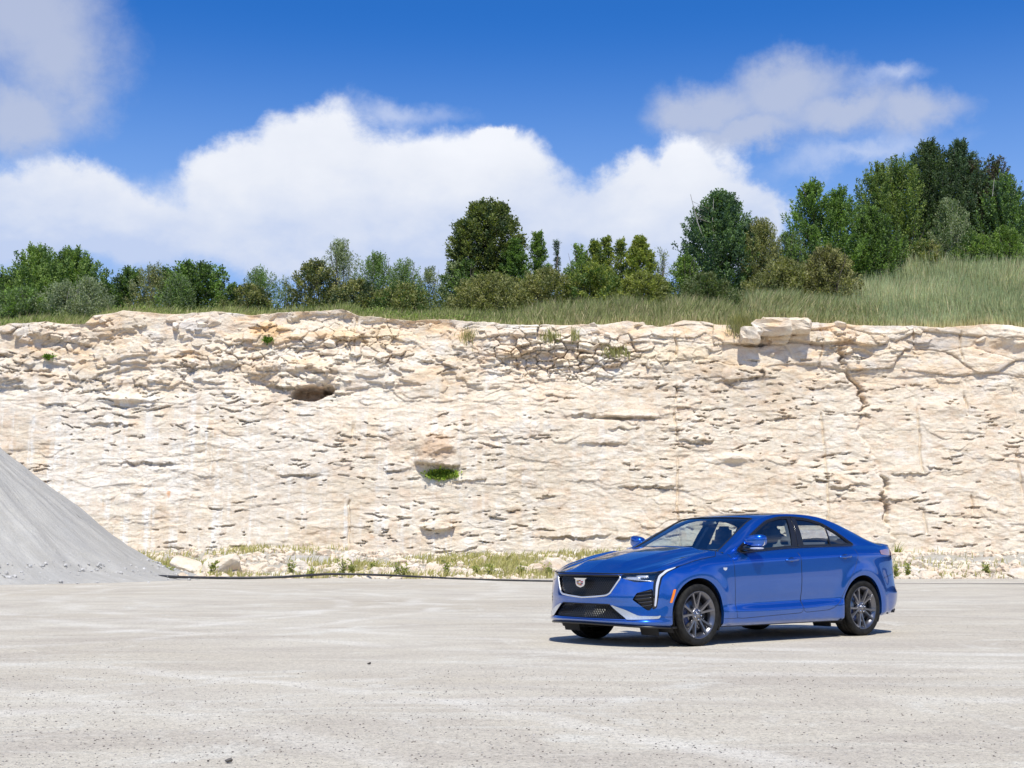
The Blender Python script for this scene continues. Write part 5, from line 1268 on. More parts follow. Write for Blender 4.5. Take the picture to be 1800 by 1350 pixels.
PZ = PZ + .020 * sstep(.80, .95, q) * sstep(1.0, .97, q) * 0
roof = grid_sh(PX, PY, PZ, u=ug[:, None], q=q)
t = np.linspace(0, 1, 40)[None, :]
SX = Rc[:, :1] * (1 - t) + Bc[:, :1] * t; SY = Rc[:, 1:2] * (1 - t) + Bc[:, 1:2] * t + .022 * np.sin(math.pi * t) * sstep(0, 2, ug)[:, None] * sstep(10, 8.5, ug)[:, None]; SZ = Rc[:, 2:] * (1 - t) + Bc[:, 2:] * t
SY = SY + .020 * sstep(.0, .09, t) * 0
side = grid_sh(SX, SY, SZ, u=ug[:, None], q=2 + t)
gh = cat_sh([roof, side]); orient(gh, (2.5, 0, .8))
# deck behind the rear glass
i3 = int(np.argmin(np.abs(ox - 3.9) + 9 * (oy < .8)))
re_ = topc[i3:]; dl_ = rs_(re_, 90); dc = rs_(crom(np.array([(3.9, 0, 1.14), (4.25, 0, 1.075), (4.5, 0, 1.060), (4.685, 0, 1.05)]), np.linspace(0, 3, 60)), 90)
dl_ = dl_[:, :]; w = np.linspace(0, 1, 40)[:, None, None]; dcc = np.repeat(dc[None], 1, 0)[0]
dcc = np.stack([np.linspace(3.9, topc[-1][0], 90), np.zeros(90), np.interp(np.linspace(3.9, 4.6, 90), [3.9, 4.25, 4.5, 4.62], [1.14, 1.08, 1.062, topc[-1][2]])], 1)
S = dl_[None] * (1 - w) + dcc[None] * w
S[..., 2] += .020 * np.exp(-((S[..., 0] - 4.56 + .35 * (S[..., 1]) ** 2) / .05) ** 2) * sstep(.80, .66, S[..., 1]) + .018 * np.sin(math.pi * w[..., 0])
deck = grid_sh(S[..., 0], S[..., 1], S[..., 2]); orient(deck, (4.2, 0, 0))
# hood side edge: tuck normals together at the shared borders is left to the paint

# ---------- cutting the ring
def SP(pts):      # measured (x,y,z) points -> (s,z)
    return [(s_at(p[0], p[1]), p[2]) for p in pts]
def side_pts(pts): return [(s_at(p[0], .906) if p[0] > .6 else s_at(p[0], np.interp(p[0], OC[:3000, 0], OC[:3000, 1])), p[1]) for p in pts]
def cutp(sh, poly, grow=0.0):
    return sh.cut(poly_sdf(sh.A['s'], sh.V[:, 2], poly) - grow + 0 * sh.V[:, 0] + np.where(sh.A['v'] < -.5, 1.0, 0))
P_GR = [(s_at(*OC[0]), .735), (s_at(.06, .49), .735), (s_at(.06, .497), .70), (s_at(.025, .385), .545), (s_at(.012, .345), .528), (s_at(*OC[0]), .500), (-.3, .50), (-.3, .735)]
P_LG = [(-.3, .432), (s_at(.02, .375), .432), (s_at(.095, .575), .288), (-.3, .285)]
P_WH = SP([(.025, .375, .436), (.08, .55, .385), (.15, .69, .325), (.30, .825, .322), (.335, .838, .334), (.315, .830, .298), (.12, .64, .282), (.088, .570, .283)])
P_FG = SP([(.118, .632, .487), (.145, .672, .556), (.262, .796, .600), (.262, .796, .42), (.232, .772, .378), (.205, .752, .386)])
P_DRL = SP([(.62, .897, .836), (.40, .866, .796), (.300, .826, .745), (.268, .80, .66), (.250, .79, .41), (.262, .80, .388), (.295, .822, .41), (.325, .836, .60), (.36, .85, .71), (.43, .873, .765), (.60, .895, .822)])
P_DRLI = SP([(.55, .891, .817), (.41, .868, .783), (.322, .834, .733), (.291, .816, .65), (.270, .805, .42), (.286, .816, .42), (.308, .828, .61), (.338, .842, .715), (.42, .870, .770), (.54, .890, .809)])
P_HL = SP([(.062, .508, .742), (.26, .79, .764), (.40, .866, .792), (.315, .833, .74), (.285, .812, .672), (.225, .768, .668), (.135, .655, .664), (.085, .565, .690), (.062, .508, .705)])
P_MK = side_pts([(.505, .592), (.475, .592), (.425, .455), (.455, .455)])
def arch(sh, xc, zc, r_):
    dd = np.hypot(sh.V[:, 0] - xc, sh.V[:, 2] - zc) - r_; below = np.maximum(np.abs(sh.V[:, 0] - xc) - r_ * np.where(sh.V[:, 2] < zc, 1, 1), sh.V[:, 2] - zc)
    f = np.minimum(dd, below); f = np.where(sh.V[:, 1] < .45, 1.0, f); return sh.cut(f)
FA, RA = (.828, .332, .372), (3.592, .332, .368)
_, body = arch(ring, *FA); _, body = arch(body, *RA)
grille_s, body = cutp(body, P_GR); low_s, body = cutp(body, P_LG)
white_s, body = cutp(body, rounded(P_WH, 4, .12)); fog_s, body = cutp(body, rounded(P_FG, 4, .12))
drl_s, body = cutp(body, rounded(P_DRL, 4, .2)); hl_s, body = cutp(body, rounded(P_HL, 4, .12)); mk_s, body = cutp(body, P_MK)
# doors: polygons in (x,z), the seams measured on the flank
D1 = [(1.372, 1.1), (1.384, .95), (1.392, .60), (1.412, .275), (1.50, .268), (2.499, .300), (2.496, .96), (2.496, 1.1)]
D2 = [(2.500, 1.1), (2.500, .96), (2.503, .300), (2.95, .318), (3.06, .345), (3.16, .401), (3.25, .53), (3.345, .657), (3.453, .799), (3.50, .88), (3.522, .934), (3.520, .98), (3.50, 1.03), (3.49, 1.1)]
def cutxz(sh, poly):
    f = poly_sdf(sh.V[:, 0], sh.V[:, 2], poly); f = np.where((sh.V[:, 1] < .6), 1.0, f); return sh.cut(f)
P_D1, P_D2 = rounded(D1, 4, .06), rounded(D2, 4, .12)
door1, body = cutxz(body, P_D1); door2, body = cutxz(body, P_D2)
tl_poly = SP([(3.99, .893, .940), (4.00, .893, .985), (4.20, .865, 1.0), (4.60, .6, .985), (4.66, .4, .975), (4.66, .4, .93), (4.58, .64, .925), (4.60, .6, .60), (4.575, .66, .60), (4.50, .735, .92), (4.10, .882, .930)])
tail_s, body = cutp(body, rounded(tl_poly, 3, .1))
# greenhouse cuts
DLO = rounded([(1.475, .955), (2.5, 1.022), (3.64, 1.046), (3.55, 1.092), (3.39, 1.199), (3.19, 1.300), (2.95, 1.352), (2.68, 1.371), (2.45, 1.364), (2.21, 1.318), (1.88, 1.168)], 5, .25)
def dsdf(sh, poly, g=0.0): return np.where(sh.A['q'] > 1.5, poly_sdf(sh.V[:, 0], sh.V[:, 2], poly) - g, 1.0)
dlo_s, gbody = gh.cut(dsdf(gh, DLO))
ws_f = lambda sh: np.where(sh.A['q'] <= 1.5, np.maximum(np.maximum(sh.A['q'] - .885, (sh.A['u'] - 2.96 - .06 * sh.A['q'] ** 2) * .25), (-.2 - sh.A['u'])), 1.0)
ws_s, gbody = gbody.cut(ws_f(gbody))
rw_f = lambda sh: np.where(sh.A['q'] <= 1.5, np.maximum(np.maximum(sh.A['q'] - .84, (7.15 - sh.A['u']) * .25), (sh.A['u'] - 9.5) * .25), 1.0)
rw_s, gbody = gbody.cut(rw_f(gbody))
sr_f = lambda sh: np.where(sh.A['q'] <= 1.5, np.maximum(np.maximum(sh.A['q'] - .70, (3.75 - sh.A['u']) * .4), (sh.A['u'] - 6.0) * .4), 1.0)
sr_s, gbody = gbody.cut(sr_f(gbody))
# side glass openings inside the black surround
def inset(poly, x0, x1, z0=None, shear=0.0):
    return poly
pane_f = dict(front=(None, (2.485, 2.600)), rear=((2.715, 2.765), (3.185, 3.205)), qtr=((3.235, 3.255), None))
def side_line(sh, lo, hi):      # slanted posts: x position at z=1.02 and z=1.36
    z = sh.V[:, 2]; f = np.full(len(z), -1.0)
    if lo: f = np.maximum(f, (lo[0] + (lo[1] - lo[0]) * (z - 1.02) / .34) - sh.V[:, 0])
    if hi: f = np.maximum(f, sh.V[:, 0] - (hi[0] + (hi[1] - hi[0]) * (z - 1.02) / .34))
    return f
panes = {}; surround = dlo_s
# B pillar leans: foot at 2.51-2.69, head at 2.63-2.74
panes_def = {'front': (None, (2.490, 2.605)), 'rear': ((2.700, 2.752), (3.165, 3.215)), 'qtr': ((3.195, 3.250), None)}
for k_, (lo, hi) in panes_def.items():
    fn = lambda sh: np.maximum(dsdf(sh, DLO, -.024), side_line(sh, lo, hi)); p_, surround = surround.cut(fn(surround)); panes[k_] = p_

# ---------- emit body parts
blue = emit('body', cat_sh([body, gbody, cowl, deck]), PAINT, mirror='join')
emit('hood', hood, PAINT, mirror='join')
emit('windshield', ws_s.off(-.004), GLASS, mirror='join'); emit('rear_window', rw_s.off(-.004), GLASSR, mirror='join')
emit('sunroof', sr_s.off(.002), GBLK, mirror='join')
for sd in (None, 'flip'):
    sg = 1 if sd is None else -1
    d1 = emit('front_door', door1, PAINT, mirror=sd); d2 = emit('rear_door', door2, PAINT, mirror=sd)
    emit('window_glass', panes['front'].off(-.008), GLASS, d1, sd); emit('window_glass', panes['rear'].off(-.008), GLASSR, d2, sd)
    emit('quarter_glass', panes['qtr'].off(-.008), GLASSR, car, sd); emit('window_surround', surround.off(.001), BLK, car, sd)
    # linings seen through the glass
    ln_ = cat_sh([door1, door2]).off(-.05)
    emit('door_lining', ln_, INTR, car, sd)
    emit('marker_lamp', mk_s.off(.003), AMB, car, sd)
    emit('tail_lamp', tail_s.off(.004), TAILM, car, sd)
    h_ = emit('headlamp', hl_s.off(-.035), GBLK, car, sd); emit('lens', hl_s.off(.001), LENS, h_, sd)
    dl2 = emit('running_lamp', drl_s.off(.0), GBLK, car, sd)
    din, _ = cutp(drl_s, rounded(P_DRLI, 4, .2)); emit('light_strip', din.off(.005), WHIT, dl2, sd)
    emit('side_vent', fog_s.off(-.03), BLK, car, sd)
    emit('bumper_blade', white_s.off(.006), SILV, car, sd)
emit('roof_lining', gbody.off(-.035), INTR, mirror='join')
g_o = emit('grille', grille_s.off(-.055), BLK, mirror='join'); lg_o = emit('lower_grille', low_s.off(-.045), BLK, mirror='join')

# ---------- projecting curves on to the shells
def proj_sz(shell_list, s, z):
    A_s = np.concatenate([q.A['s'] for q in shell_list]); V_ = np.concatenate([q.V for q in shell_list])
    N_ = np.concatenate([np.stack([q.A['nx'], q.A['ny'], q.A['nz']], 1) for q in shell_list]); vv_ = np.concatenate([q.A['v'] for q in shell_list])
    ok = vv_ > -.5; A_s, V_, N_ = A_s[ok], V_[ok], N_[ok]; P = []; Q = []
    for a, b in zip(s, z):
        d_ = (A_s - abs(a)) ** 2 + (V_[:, 2] - b) ** 2; i = np.argpartition(d_, 7)[:7]; w_ = 1 / (d_[i] + 1e-7)
        M = np.stack([np.ones(7), A_s[i] - abs(a), V_[i, 2] - b], 1); W_ = np.sqrt(w_)[:, None]
        sol, *_ = np.linalg.lstsq(M * W_, V_[i] * W_, rcond=None); p = sol[0]; n_ = (N_[i] * w_[:, None]).sum(0); n_ /= np.linalg.norm(n_)
        if a < 0: p = p * [1, -1, 1]; n_ = n_ * [1, -1, 1]
        P.append(p); Q.append(n_)
    return np.array(P), np.array(Q)
def proj_xz(x, z, sg=1, sh=None):
    sh = sh or ring; ok = (sh.V[:, 1] > .45); V_ = sh.V[ok]; N_ = np.stack([sh.A['nx'], sh.A['ny'], sh.A['nz']], 1)[ok]; P = []; Q = []
    for a, b in zip(x, z):
        d_ = (V_[:, 0] - a) ** 2 + (V_[:, 2] - b) ** 2; i = np.argpartition(d_, 7)[:7]; w_ = 1 / (d_[i] + 1e-7); M = np.stack([np.ones(7), V_[i, 0] - a, V_[i, 2] - b], 1); W_ = np.sqrt(w_)[:, None]
        ok2 = np.ptp(V_[i, 0]) > 1e-3 and np.ptp(V_[i, 2]) > 1e-3 and d_[i].min() < 4e-4
        sol, *_ = np.linalg.lstsq(M * W_, V_[i, 1:2] * W_, rcond=None) if ok2 else ([[None]],)
        if not ok2: sol = [[(V_[i, 1] * w_).sum() / w_.sum()]]
        sol[0][0] = np.clip(sol[0][0], V_[i, 1].min() - .01, V_[i, 1].max() + .01); n_ = (N_[i] * w_[:, None]).sum(0); n_ /= np.linalg.norm(n_)
        P.append((a, sol[0][0], b)); Q.append(n_)
    P = np.array(P); Q = np.array(Q)
    if sg < 0: P = P * [1, -1, 1]; Q = Q * [1, -1, 1]
    return P, Q
def dens_line(pts, step=.02, closed=False):
    P = np.asarray(pts, float)
    if closed: P = np.concatenate([P, P[:1]])
    L_ = np.concatenate([[0], np.cumsum(np.linalg.norm(np.diff(P, axis=0), axis=1))]); n = max(2, int(L_[-1] / step)); t = np.linspace(0, L_[-1], n)
    return np.stack([np.interp(t, L_, P[:, k_]) for k_ in range(P.shape[1])], 1)
def tube(name, pts, r_, mat, parent=None, seg=6):
    me = tube_mesh(name, [tuple(p) for p in fin(np.asarray(pts))], r_, mat, seg); return link(name, me, parent or car)
def join_tubes(name, lines, r_, mat, parent=None, seg=6):
    V = []; F_ = []; o = 0
    for ln2 in lines:
        me = tube_mesh('tmp', [tuple(p) for p in fin(np.asarray(ln2))], r_, mat, seg); v = [tuple(q.co) for q in me.vertices]; f = [tuple(i + o for i in p.vertices) for p in me.polygons]
        V += v; F_ += f; o += len(v); bpy.data.meshes.remove(me)
    return link(name, mesh_np(name, V, F_, mat), parent or car)
# shut lines
for sg in (1, -1):
    ls = []
    for poly in (P_D1, P_D2):
        q_ = dens_line([p for p in poly], .03, True); q_ = q_[(q_[:, 1] < .965 + .02 * (q_[:, 0] - 1.4)) | (q_[:, 0] > 3.45)]; q_ = q_[q_[:, 1] < 1.03]
        br = np.where(np.linalg.norm(np.diff(q_, axis=0), axis=1) > .08)[0]
        for seg_ in np.split(q_, br + 1):
            if len(seg_) > 3: p, n_ = proj_xz(seg_[:, 0], seg_[:, 1], sg); ls.append(p + n_ * -.0005)
    join_tubes('shut_line', ls, .0028, RUB, seg=5)
hl_line = [hr[::-1][:], side_e[::-1]]
join_tubes('hood_gap', [np.concatenate([side_e, hr[::-1][1:]]) + [0, 0, .001], (np.concatenate([side_e, hr[::-1][1:]]) + [0, 0, .001]) * [1, -1, 1]], .0032, RUB, seg=5)
fe = np.concatenate([(front_e * [1, -1, 1])[::-1], front_e[1:]])
tube('hood_seal', fe + [-.004, 0, -.006], .008, RUB)
# bumper seam from lamp to arch, rear bumper seam
for sg in (1, -1):
    a, _ = proj_xz(np.linspace(4.02, 4.42, 14), np.linspace(.66, .735, 14), sg); b3, _ = proj_xz(np.linspace(.30, .46, 8), np.linspace(.316, .312, 8), sg)
    c3, _ = proj_xz(np.linspace(1.2, 1.42, 8), np.linspace(.272, .272, 8), sg)
    join_tubes('bumper_seam', [a, b3, c3], .0022, RUB, seg=5)
# black outlines of the side windows
def gh_xz(x, z, sg):
    sd_ = Sh(gh.V, gh.F, gh.A); okq = gh.A['q'] > 1.5; t_ = Sh(gh.V[okq], gh.F[:0], {k2: v2[okq] for k2, v2 in gh.A.items()}); return proj_xz(x, z, sg, t_)
for sg in (1, -1):
    q_ = dens_line(DLO, .035, True); p, n_ = gh_xz(q_[:, 0], q_[:, 1], sg); tube('window_moulding', p + n_ * .003, .0085, GBLK, seg=6)
    posts = []
    for (a, b2) in ((3.180, 3.232),):
        zz = np.linspace(1.03, 1.285, 10); xx = a + (b2 - a) * (zz - 1.02) / .34; p, n_ = gh_xz(xx, zz, sg); posts.append(p + n_ * .003)
    zz = np.linspace(1.03, 1.36, 10); xx = 2.598 + (2.682 - 2.598) * (zz - 1.02) / .34; p, n_ = gh_xz(xx, zz, sg); posts.append(p + n_ * .002)
    for ps_ in posts: join_tubes('window_post', [ps_], .007, GBLK)
# windshield seal
uq = [(u_, .885) for u_ in np.linspace(0, 2.96, 40)] + [(2.96 + .06 * q_ * q_, q_) for q_ in np.linspace(.88, 0, 24)]
pts = []
for u_, q_ in uq:
    c = crom(CK, np.array([u_]))[0]; r2 = crom(RK, np.array([u_]))[0]; pts.append((c[0] + (r2[0] - c[0]) * q_ ** 2, r2[1] * q_, c[2] + (r2[2] - c[2]) * (.55 * q_ ** 2 + .45 * q_ ** 4)))
pts = np.array(pts); tube('windshield_seal', np.concatenate([pts, (pts * [1, -1, 1])[::-1][1:]]), .007, RUB)
# arch lips and liners
for (xc, zc, r_), yy_in in ((FA, .50), (RA, .50)):
    for sg in (1, -1):
        a = np.linspace(-0.42, math.pi + 0.42, 60); x_ = xc - r_ * np.cos(a); z_ = zc + r_ * np.sin(a)
        low = z_ < zc; x_ = np.where(low, xc - np.sign(np.cos(a)) * r_, x_)
        p, n_ = proj_xz(x_, np.maximum(z_, .20), sg); inn = p.copy(); inn[:, 1] -= sg * .035; V = np.concatenate([p, inn]); k2 = len(p)
        F_ = grid_faces(2, k2); link('arch_lip', mesh_np('arch_lip', fin(V), F_, PAINT), car)
        rl = r_ + .012; y0, y1 = sg * .885, sg * yy_in
        V = []; aa = np.linspace(-.5, math.pi + .5, 40)
        for y_ in (y0 - sg * .02, y1): V += [(xc - rl * math.cos(t_), y_, zc + rl * math.sin(t_)) for t_ in aa]
        F_ = [tuple(f) for f in grid_faces(2, 40)] + [tuple(40 + k3 for k3 in range(40))]
        link('arch_liner', mesh_np('arch_liner', fin(V), F_, DARK, smooth=False), car)

# ---------- grille lattice, emblem, trim
def lattice(name, poly, pitch, halfw, d_off, ratio, parent, sig=(1, -1), thick=.008):
    P = np.asarray(poly, float); smax, zmin, zmax = P[:, 0].max(), P[:, 1].min(), P[:, 1].max(); V = []; F_ = []; o = 0
    src_s = ring
    # fast sampling table over the front of the ring
    tab_s = SS[:140]; nr0 = 3
    def P3(s, z):
        j = np.interp(abs(s), tab_s, np.arange(140)); j0 = int(min(j, 138)); fj = j - j0
        col = lambda k: np.array([np.interp(z, GZ[nr0:, k], GX[nr0:, k]), np.interp(z, GZ[nr0:, k], GY[nr0:, k]), z])
        p = col(j0) * (1 - fj) + col(j0 + 1) * fj; n_ = np.array([nxn[j0], nyn[j0], 0.0]); 
        if s < 0: p = p * [1, -1, 1]; n_ = n_ * [1, -1, 1]
        return p, n_
    span = smax + (zmax - zmin) * ratio
    for dr in (1, -1):
        for c in np.arange(-span * 1.2, span * 1.2, pitch):
            zs = np.linspace(zmin, zmax, 14); s_ = c + dr * (zs - zmin) * ratio
            ins = poly_sdf(np.abs(s_), zs, P) < -.001; pv = None
            for k2 in range(len(zs)):
                if not ins[k2]: pv = None; continue
                p, n_ = P3(s_[k2], zs[k2]); tn = np.array([-n_[1], n_[0], 0]); side_v = tn * halfw
                ring4 = [p + n_ * (d_off + thick) - side_v * .4, p + n_ * (d_off + thick) + side_v * .4, p + n_ * d_off + side_v, p + n_ * d_off - side_v]
                V += ring4
                if pv is not None:
                    for e in range(3): F_.append((pv + (e + 3) % 4, pv + e, o + e, o + (e + 3) % 4))
                pv = o; o += 4
    me = mesh_np(name, fin(np.array(V)), F_, BLKG, smooth=False); return link(name, me, parent)
BLKG = simple_mat('gloss_black_mesh', (0.03, 0.03, 0.034), 0.14, 0.2, 0.8)
Pg = [(s_ if s_ > 0 else 0 - .3, z_) for s_, z_ in P_GR]
lattice('mesh', P_GR, .030, .0042, -.030, .85, g_o); lattice('mesh', P_LG, .034, .0046, -.028, .85, lg_o)
# satin surround under and beside the grille
sp = [(s_at(.06, .497), .722), (s_at(.06, .497), .70), (s_at(.025, .388), .547), (s_at(.012, .345), .526), (s_at(.0, .2), .511), (0.0, .498)]
sp = dens_line(sp, .02); p, n_ = proj_sz([ring], sp[:, 0], sp[:, 1]); pf = np.concatenate([p, (p * [1, -1, 1])[::-1][1:]]); nf = np.concatenate([n_, (n_ * [1, -1, 1])[::-1][1:]])
tube('grille_surround', pf + nf * .002, .0095, SILV, g_o, 8)
sp = dens_line([(s_at(.06, .50), .728), (s_at(.0, .2), .728), (0.0, .728)], .03); p, n_ = proj_sz([ring], sp[:, 0], sp[:, 1]); pf = np.concatenate([p, (p * [1, -1, 1])[::-1][1:]])
tube('grille_bar', pf + [-.002, 0, 0], .011, BLK, g_o, 8)
sp = dens_line([(s_at(.02, .375), .434), (s_at(.0, .2), .434), (0.0, .434)], .03); p, n_ = proj_sz([ring], sp[:, 0], sp[:, 1]); pf = np.concatenate([p, (p * [1, -1, 1])[::-1][1:]])
tube('lower_bar', pf, .006, BLK, lg_o, 6)
def plate(name, poly_yz, x, t_, mat, parent, y0=0, z0=0):
    P = [(x, y + y0, z + z0) for y, z in poly_yz]; Q = [(x + t_, y + y0, z + z0) for y, z in poly_yz]; n = len(P)
    F_ = [tuple(range(n)), tuple(range(2 * n - 1, n - 1, -1))] + [(i, (i + 1) % n, n + (i + 1) % n, n + i) for i in range(n)]
    return link(name, mesh_np(name, fin(P + Q), F_, mat, smooth=False), parent)
shield = [(y_ * .88, z_ * .9) for y_, z_ in [(-.115, .05), (.115, .05), (.085, .032), (.08, -.02), (.06, -.042), (0, -.06), (-.06, -.042), (-.08, -.02), (-.085, .032)]]
em = plate('emblem', shield, -.022, .02, CHRM, g_o, 0, .655)
GOLD = simple_mat('enamel_gold', (.62, .42, .12), .3, .6); ERED = simple_mat('enamel_red', (.38, .012, .03), .3); EBLK = simple_mat('enamel_black', (.012, .012, .014), .3); ESIL = simple_mat('enamel_silver', (.75, .75, .77), .3, .6)
plate('field', [(y * .70, z * .70) for y, z in [(-.085, .04), (.085, .04), (.08, -.02), (.06, -.042), (0, -.06), (-.06, -.042), (-.08, -.02)]], -.026, .006, ESIL, g_o, 0, .655)
for (ya, yb, za, zb, mt) in ((-.055, -.02, .014, .026, GOLD), (-.018, .0, .014, .026, EBLK), (0, .02, .014, .026, ERED), (.022, .055, .014, .026, ESIL), (-.055, -.02, -.002, .010, EBLK), (-.018, .02, -.004, .008, ESIL), (.022, .055, .0, .012, ERED),
                             (-.05, -.018, -.018, -.008, ERED), (-.016, .018, -.020, -.010, GOLD), (.02, .05, -.018, -.008, EBLK), (-.03, .0, -.034, -.024, GOLD), (.002, .03, -.034, -.024, ERED)):
    plate('band', [(ya * .88, za * .88), (yb * .88, za * .88), (yb * .88, zb * .88), (ya * .88, zb * .88)], -.030, .005, mt, g_o, 0, .655)
for sg in (1, -1):      # fender crest
    p, n_ = proj_xz([1.24], [.793], sg); p = p[0] + n_[0] * .004
    sh5 = [(-.03, .014), (.03, .014), (.026, -.006), (.0, -.018), (-.026, -.006)]
    V = [(p[0] + a, p[1], p[2] + b) for a, b in sh5] + [(p[0] + a, p[1] - sg * .012, p[2] + b) for a, b in sh5]
    F_ = [tuple(range(5)), tuple(range(9, 4, -1))] + [(i, (i + 1) % 5, 5 + (i + 1) % 5, 5 + i) for i in range(5)]
    link('fender_emblem', mesh_np('fender_emblem', fin(V), F_, WHIT, smooth=False), car)
    # louvres in the side vent
    lv = []
    for k2, (sa, sb, z_) in enumerate([(.665, .795, .560), (.655, .795, .525), (.648, .795, .490), (.690, .795, .452), (.720, .790, .418)]):
        a = s_at(.14, sa); b = s_at(.26, sb); s_ = np.linspace(a, b, 8); p, n_ = proj_sz([ring], s_, np.full(8, z_) + np.linspace(0, .02, 8)); q_ = (p - n_ * .012); q_ = q_ * [1, sg, 1]; lv.append(q_)
    join_tubes('louvre', lv, .008, BLKG, None, 6)
    # lamp internals
    lv = []
    for (a, b, z_) in ((.55, .66, .705), (.69, .77, .722)):
        s_ = np.linspace(s_at(.1, a), s_at(.23, b), 7); p, n_ = proj_sz([ring], s_, np.full(7, z_)); lv.append((p - n_ * .022) * [1, sg, 1])
    join_tubes('lamp_module', lv, .017, SILV, None, 8)
    s_ = np.linspace(s_at(.07, .53), s_at(.27, .80), 14); p, n_ = proj_sz([ring], s_, np.linspace(.700, .674, 14)); join_tubes('lamp_blade', [(p - n_ * .006) * [1, sg, 1]], .006, SILV)
# front lip, sills, diffuser corners
lipm = np.stack([GX[3], GY[3], GZ[3]], 1)[:120]; lp = lipm.copy(); lp[:, 2] -= .008; lp2 = np.concatenate([(lp * [1, -1, 1])[::-1], lp[1:]])
tube('chin_lip', lp2, .013, BLK, None, 6)
for sg in (1, -1):
    x_ = np.linspace(1.22, 3.2, 50); z_ = np.full(50, .20); p, n_ = proj_xz(x_, z_, sg); tube('sill_trim', p * [1, 1, 1] + [0, -sg * .012, -.006], .014, DARK)
    for (xc, y_) in ((.40, .60), (3.18, .62)):
        V = [(xc - .02, sg * (y_ - .13), .20), (xc - .02, sg * (y_ + .13), .20), (xc, sg * (y_ + .12), .115), (xc, sg * (y_ - .12), .115)]; V += [(a + .02, b, c) for a, b, c in V]
        link('air_deflector', mesh_np('air_deflector', fin(V), [(0, 1, 2, 3), (7, 6, 5, 4), (0, 4, 5, 1), (1, 5, 6, 2), (2, 6, 7, 3), (3, 7, 4, 0)], DARK, smooth=False), car)
    # black corner of the rear bumper
    x_ = np.linspace(4.05, 4.5, 16); p, n_ = proj_xz(x_, np.interp(x_, [4.05, 4.5], [.235, .29]), sg); tube('rear_valance', p + n_ * .003, [.006 + .022 * k2 / 15 for k2 in range(16)], DARK)
V = [(.25, -.60, .215), (.25, .60, .215), (4.4, .60, .25), (4.4, -.60, .25)]; V += [(a, b, .34) for a, b, c in V]
link('underbody', mesh_np('underbody', fin(V), [(0, 1, 2, 3), (4, 5, 6, 7), (0, 1, 5, 4), (1, 2, 6, 5), (2, 3, 7, 6), (3, 0, 4, 7)], DARK, smooth=False), car)

# ---------- handles and mirrors
def blob(name, c, r3, mat, parent, e=2.6, fx=None, nu=28, nv=18):
    u_ = np.linspace(0, 2 * math.pi, nu, endpoint=False); v_ = np.linspace(-math.pi / 2, math.pi / 2, nv)
    sp_ = lambda w, p: np.sign(w) * np.abs(w) ** (2 / p)
    U, Vv = np.meshgrid(u_, v_); P = np.stack([sp_(np.cos(Vv), e) * sp_(np.cos(U), e) * r3[0], sp_(np.cos(Vv), e) * sp_(np.sin(U), e) * r3[1], sp_(np.sin(Vv), e) * r3[2]], -1)
    if fx: P = fx(P)
    P = P.reshape(-1, 3) + np.array(c); F_ = [(i * nu + j, i * nu + (j + 1) % nu, (i + 1) * nu + (j + 1) % nu, (i + 1) * nu + j) for i in range(nv - 1) for j in range(nu)]
    return link(name, mesh_np(name, fin(P), F_, mat), parent)
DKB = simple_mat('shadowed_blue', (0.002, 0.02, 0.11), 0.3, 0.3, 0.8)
dlist = [o for o in car.children if o.name.startswith('front_door') or o.name.startswith('rear_door')]
fd = [o for o in dlist if o.name.startswith('front_door')]; rd = [o for o in dlist if o.name.startswith('rear_door')]
for si, sg in enumerate((1, -1)):
    for (xa, za, par) in ((2.345, .884, fd[si]), (3.285, .917, rd[si])):
        p, n_ = proj_xz([xa], [za], sg); p = p[0]
        bend = lambda P: P + np.stack([0 * P[..., 0], -sg * .022 * (np.abs(P[..., 0]) / .115) ** 3, P[..., 0] * .05], -1)
        blob('door_handle', (p[0], p[1] + sg * .026, p[2]), (.115, .012, .016), PAINT, par, 2.4, bend)
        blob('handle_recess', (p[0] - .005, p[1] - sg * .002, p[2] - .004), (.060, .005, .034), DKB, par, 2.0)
    # mirror
    def mshape(P):
        t_ = (P[..., 1] * sg + .115) / .23; Q_ = P.copy(); Q_[..., 2] *= .80 + .25 * t_; Q_[..., 0] += .05 * t_ ** 2; Q_[..., 2] += .010 * t_
        return Q_
    mo = blob('side_mirror', (1.695, sg * .91, 1.087), (.072, .118, .070), PAINT, car, 2.9, mshape)
    blob('mirror_glass', (1.737, sg * .92, 1.083), (.012, .108, .058), CHRM, mo, 3.0)
    blob('turn_signal', (1.68, sg * .96, 1.010), (.062, .080, .013), WHIT, mo, 2.4)
    blob('mirror_base', (1.665, sg * .845, .997), (.055, .09, .017), BLK, mo, 2.6)
    V = np.array([(1.50, .755, .99), (1.50, .79, .965), (1.66, .795, .985), (1.62, .72, 1.065)]) * [1, sg, 1]

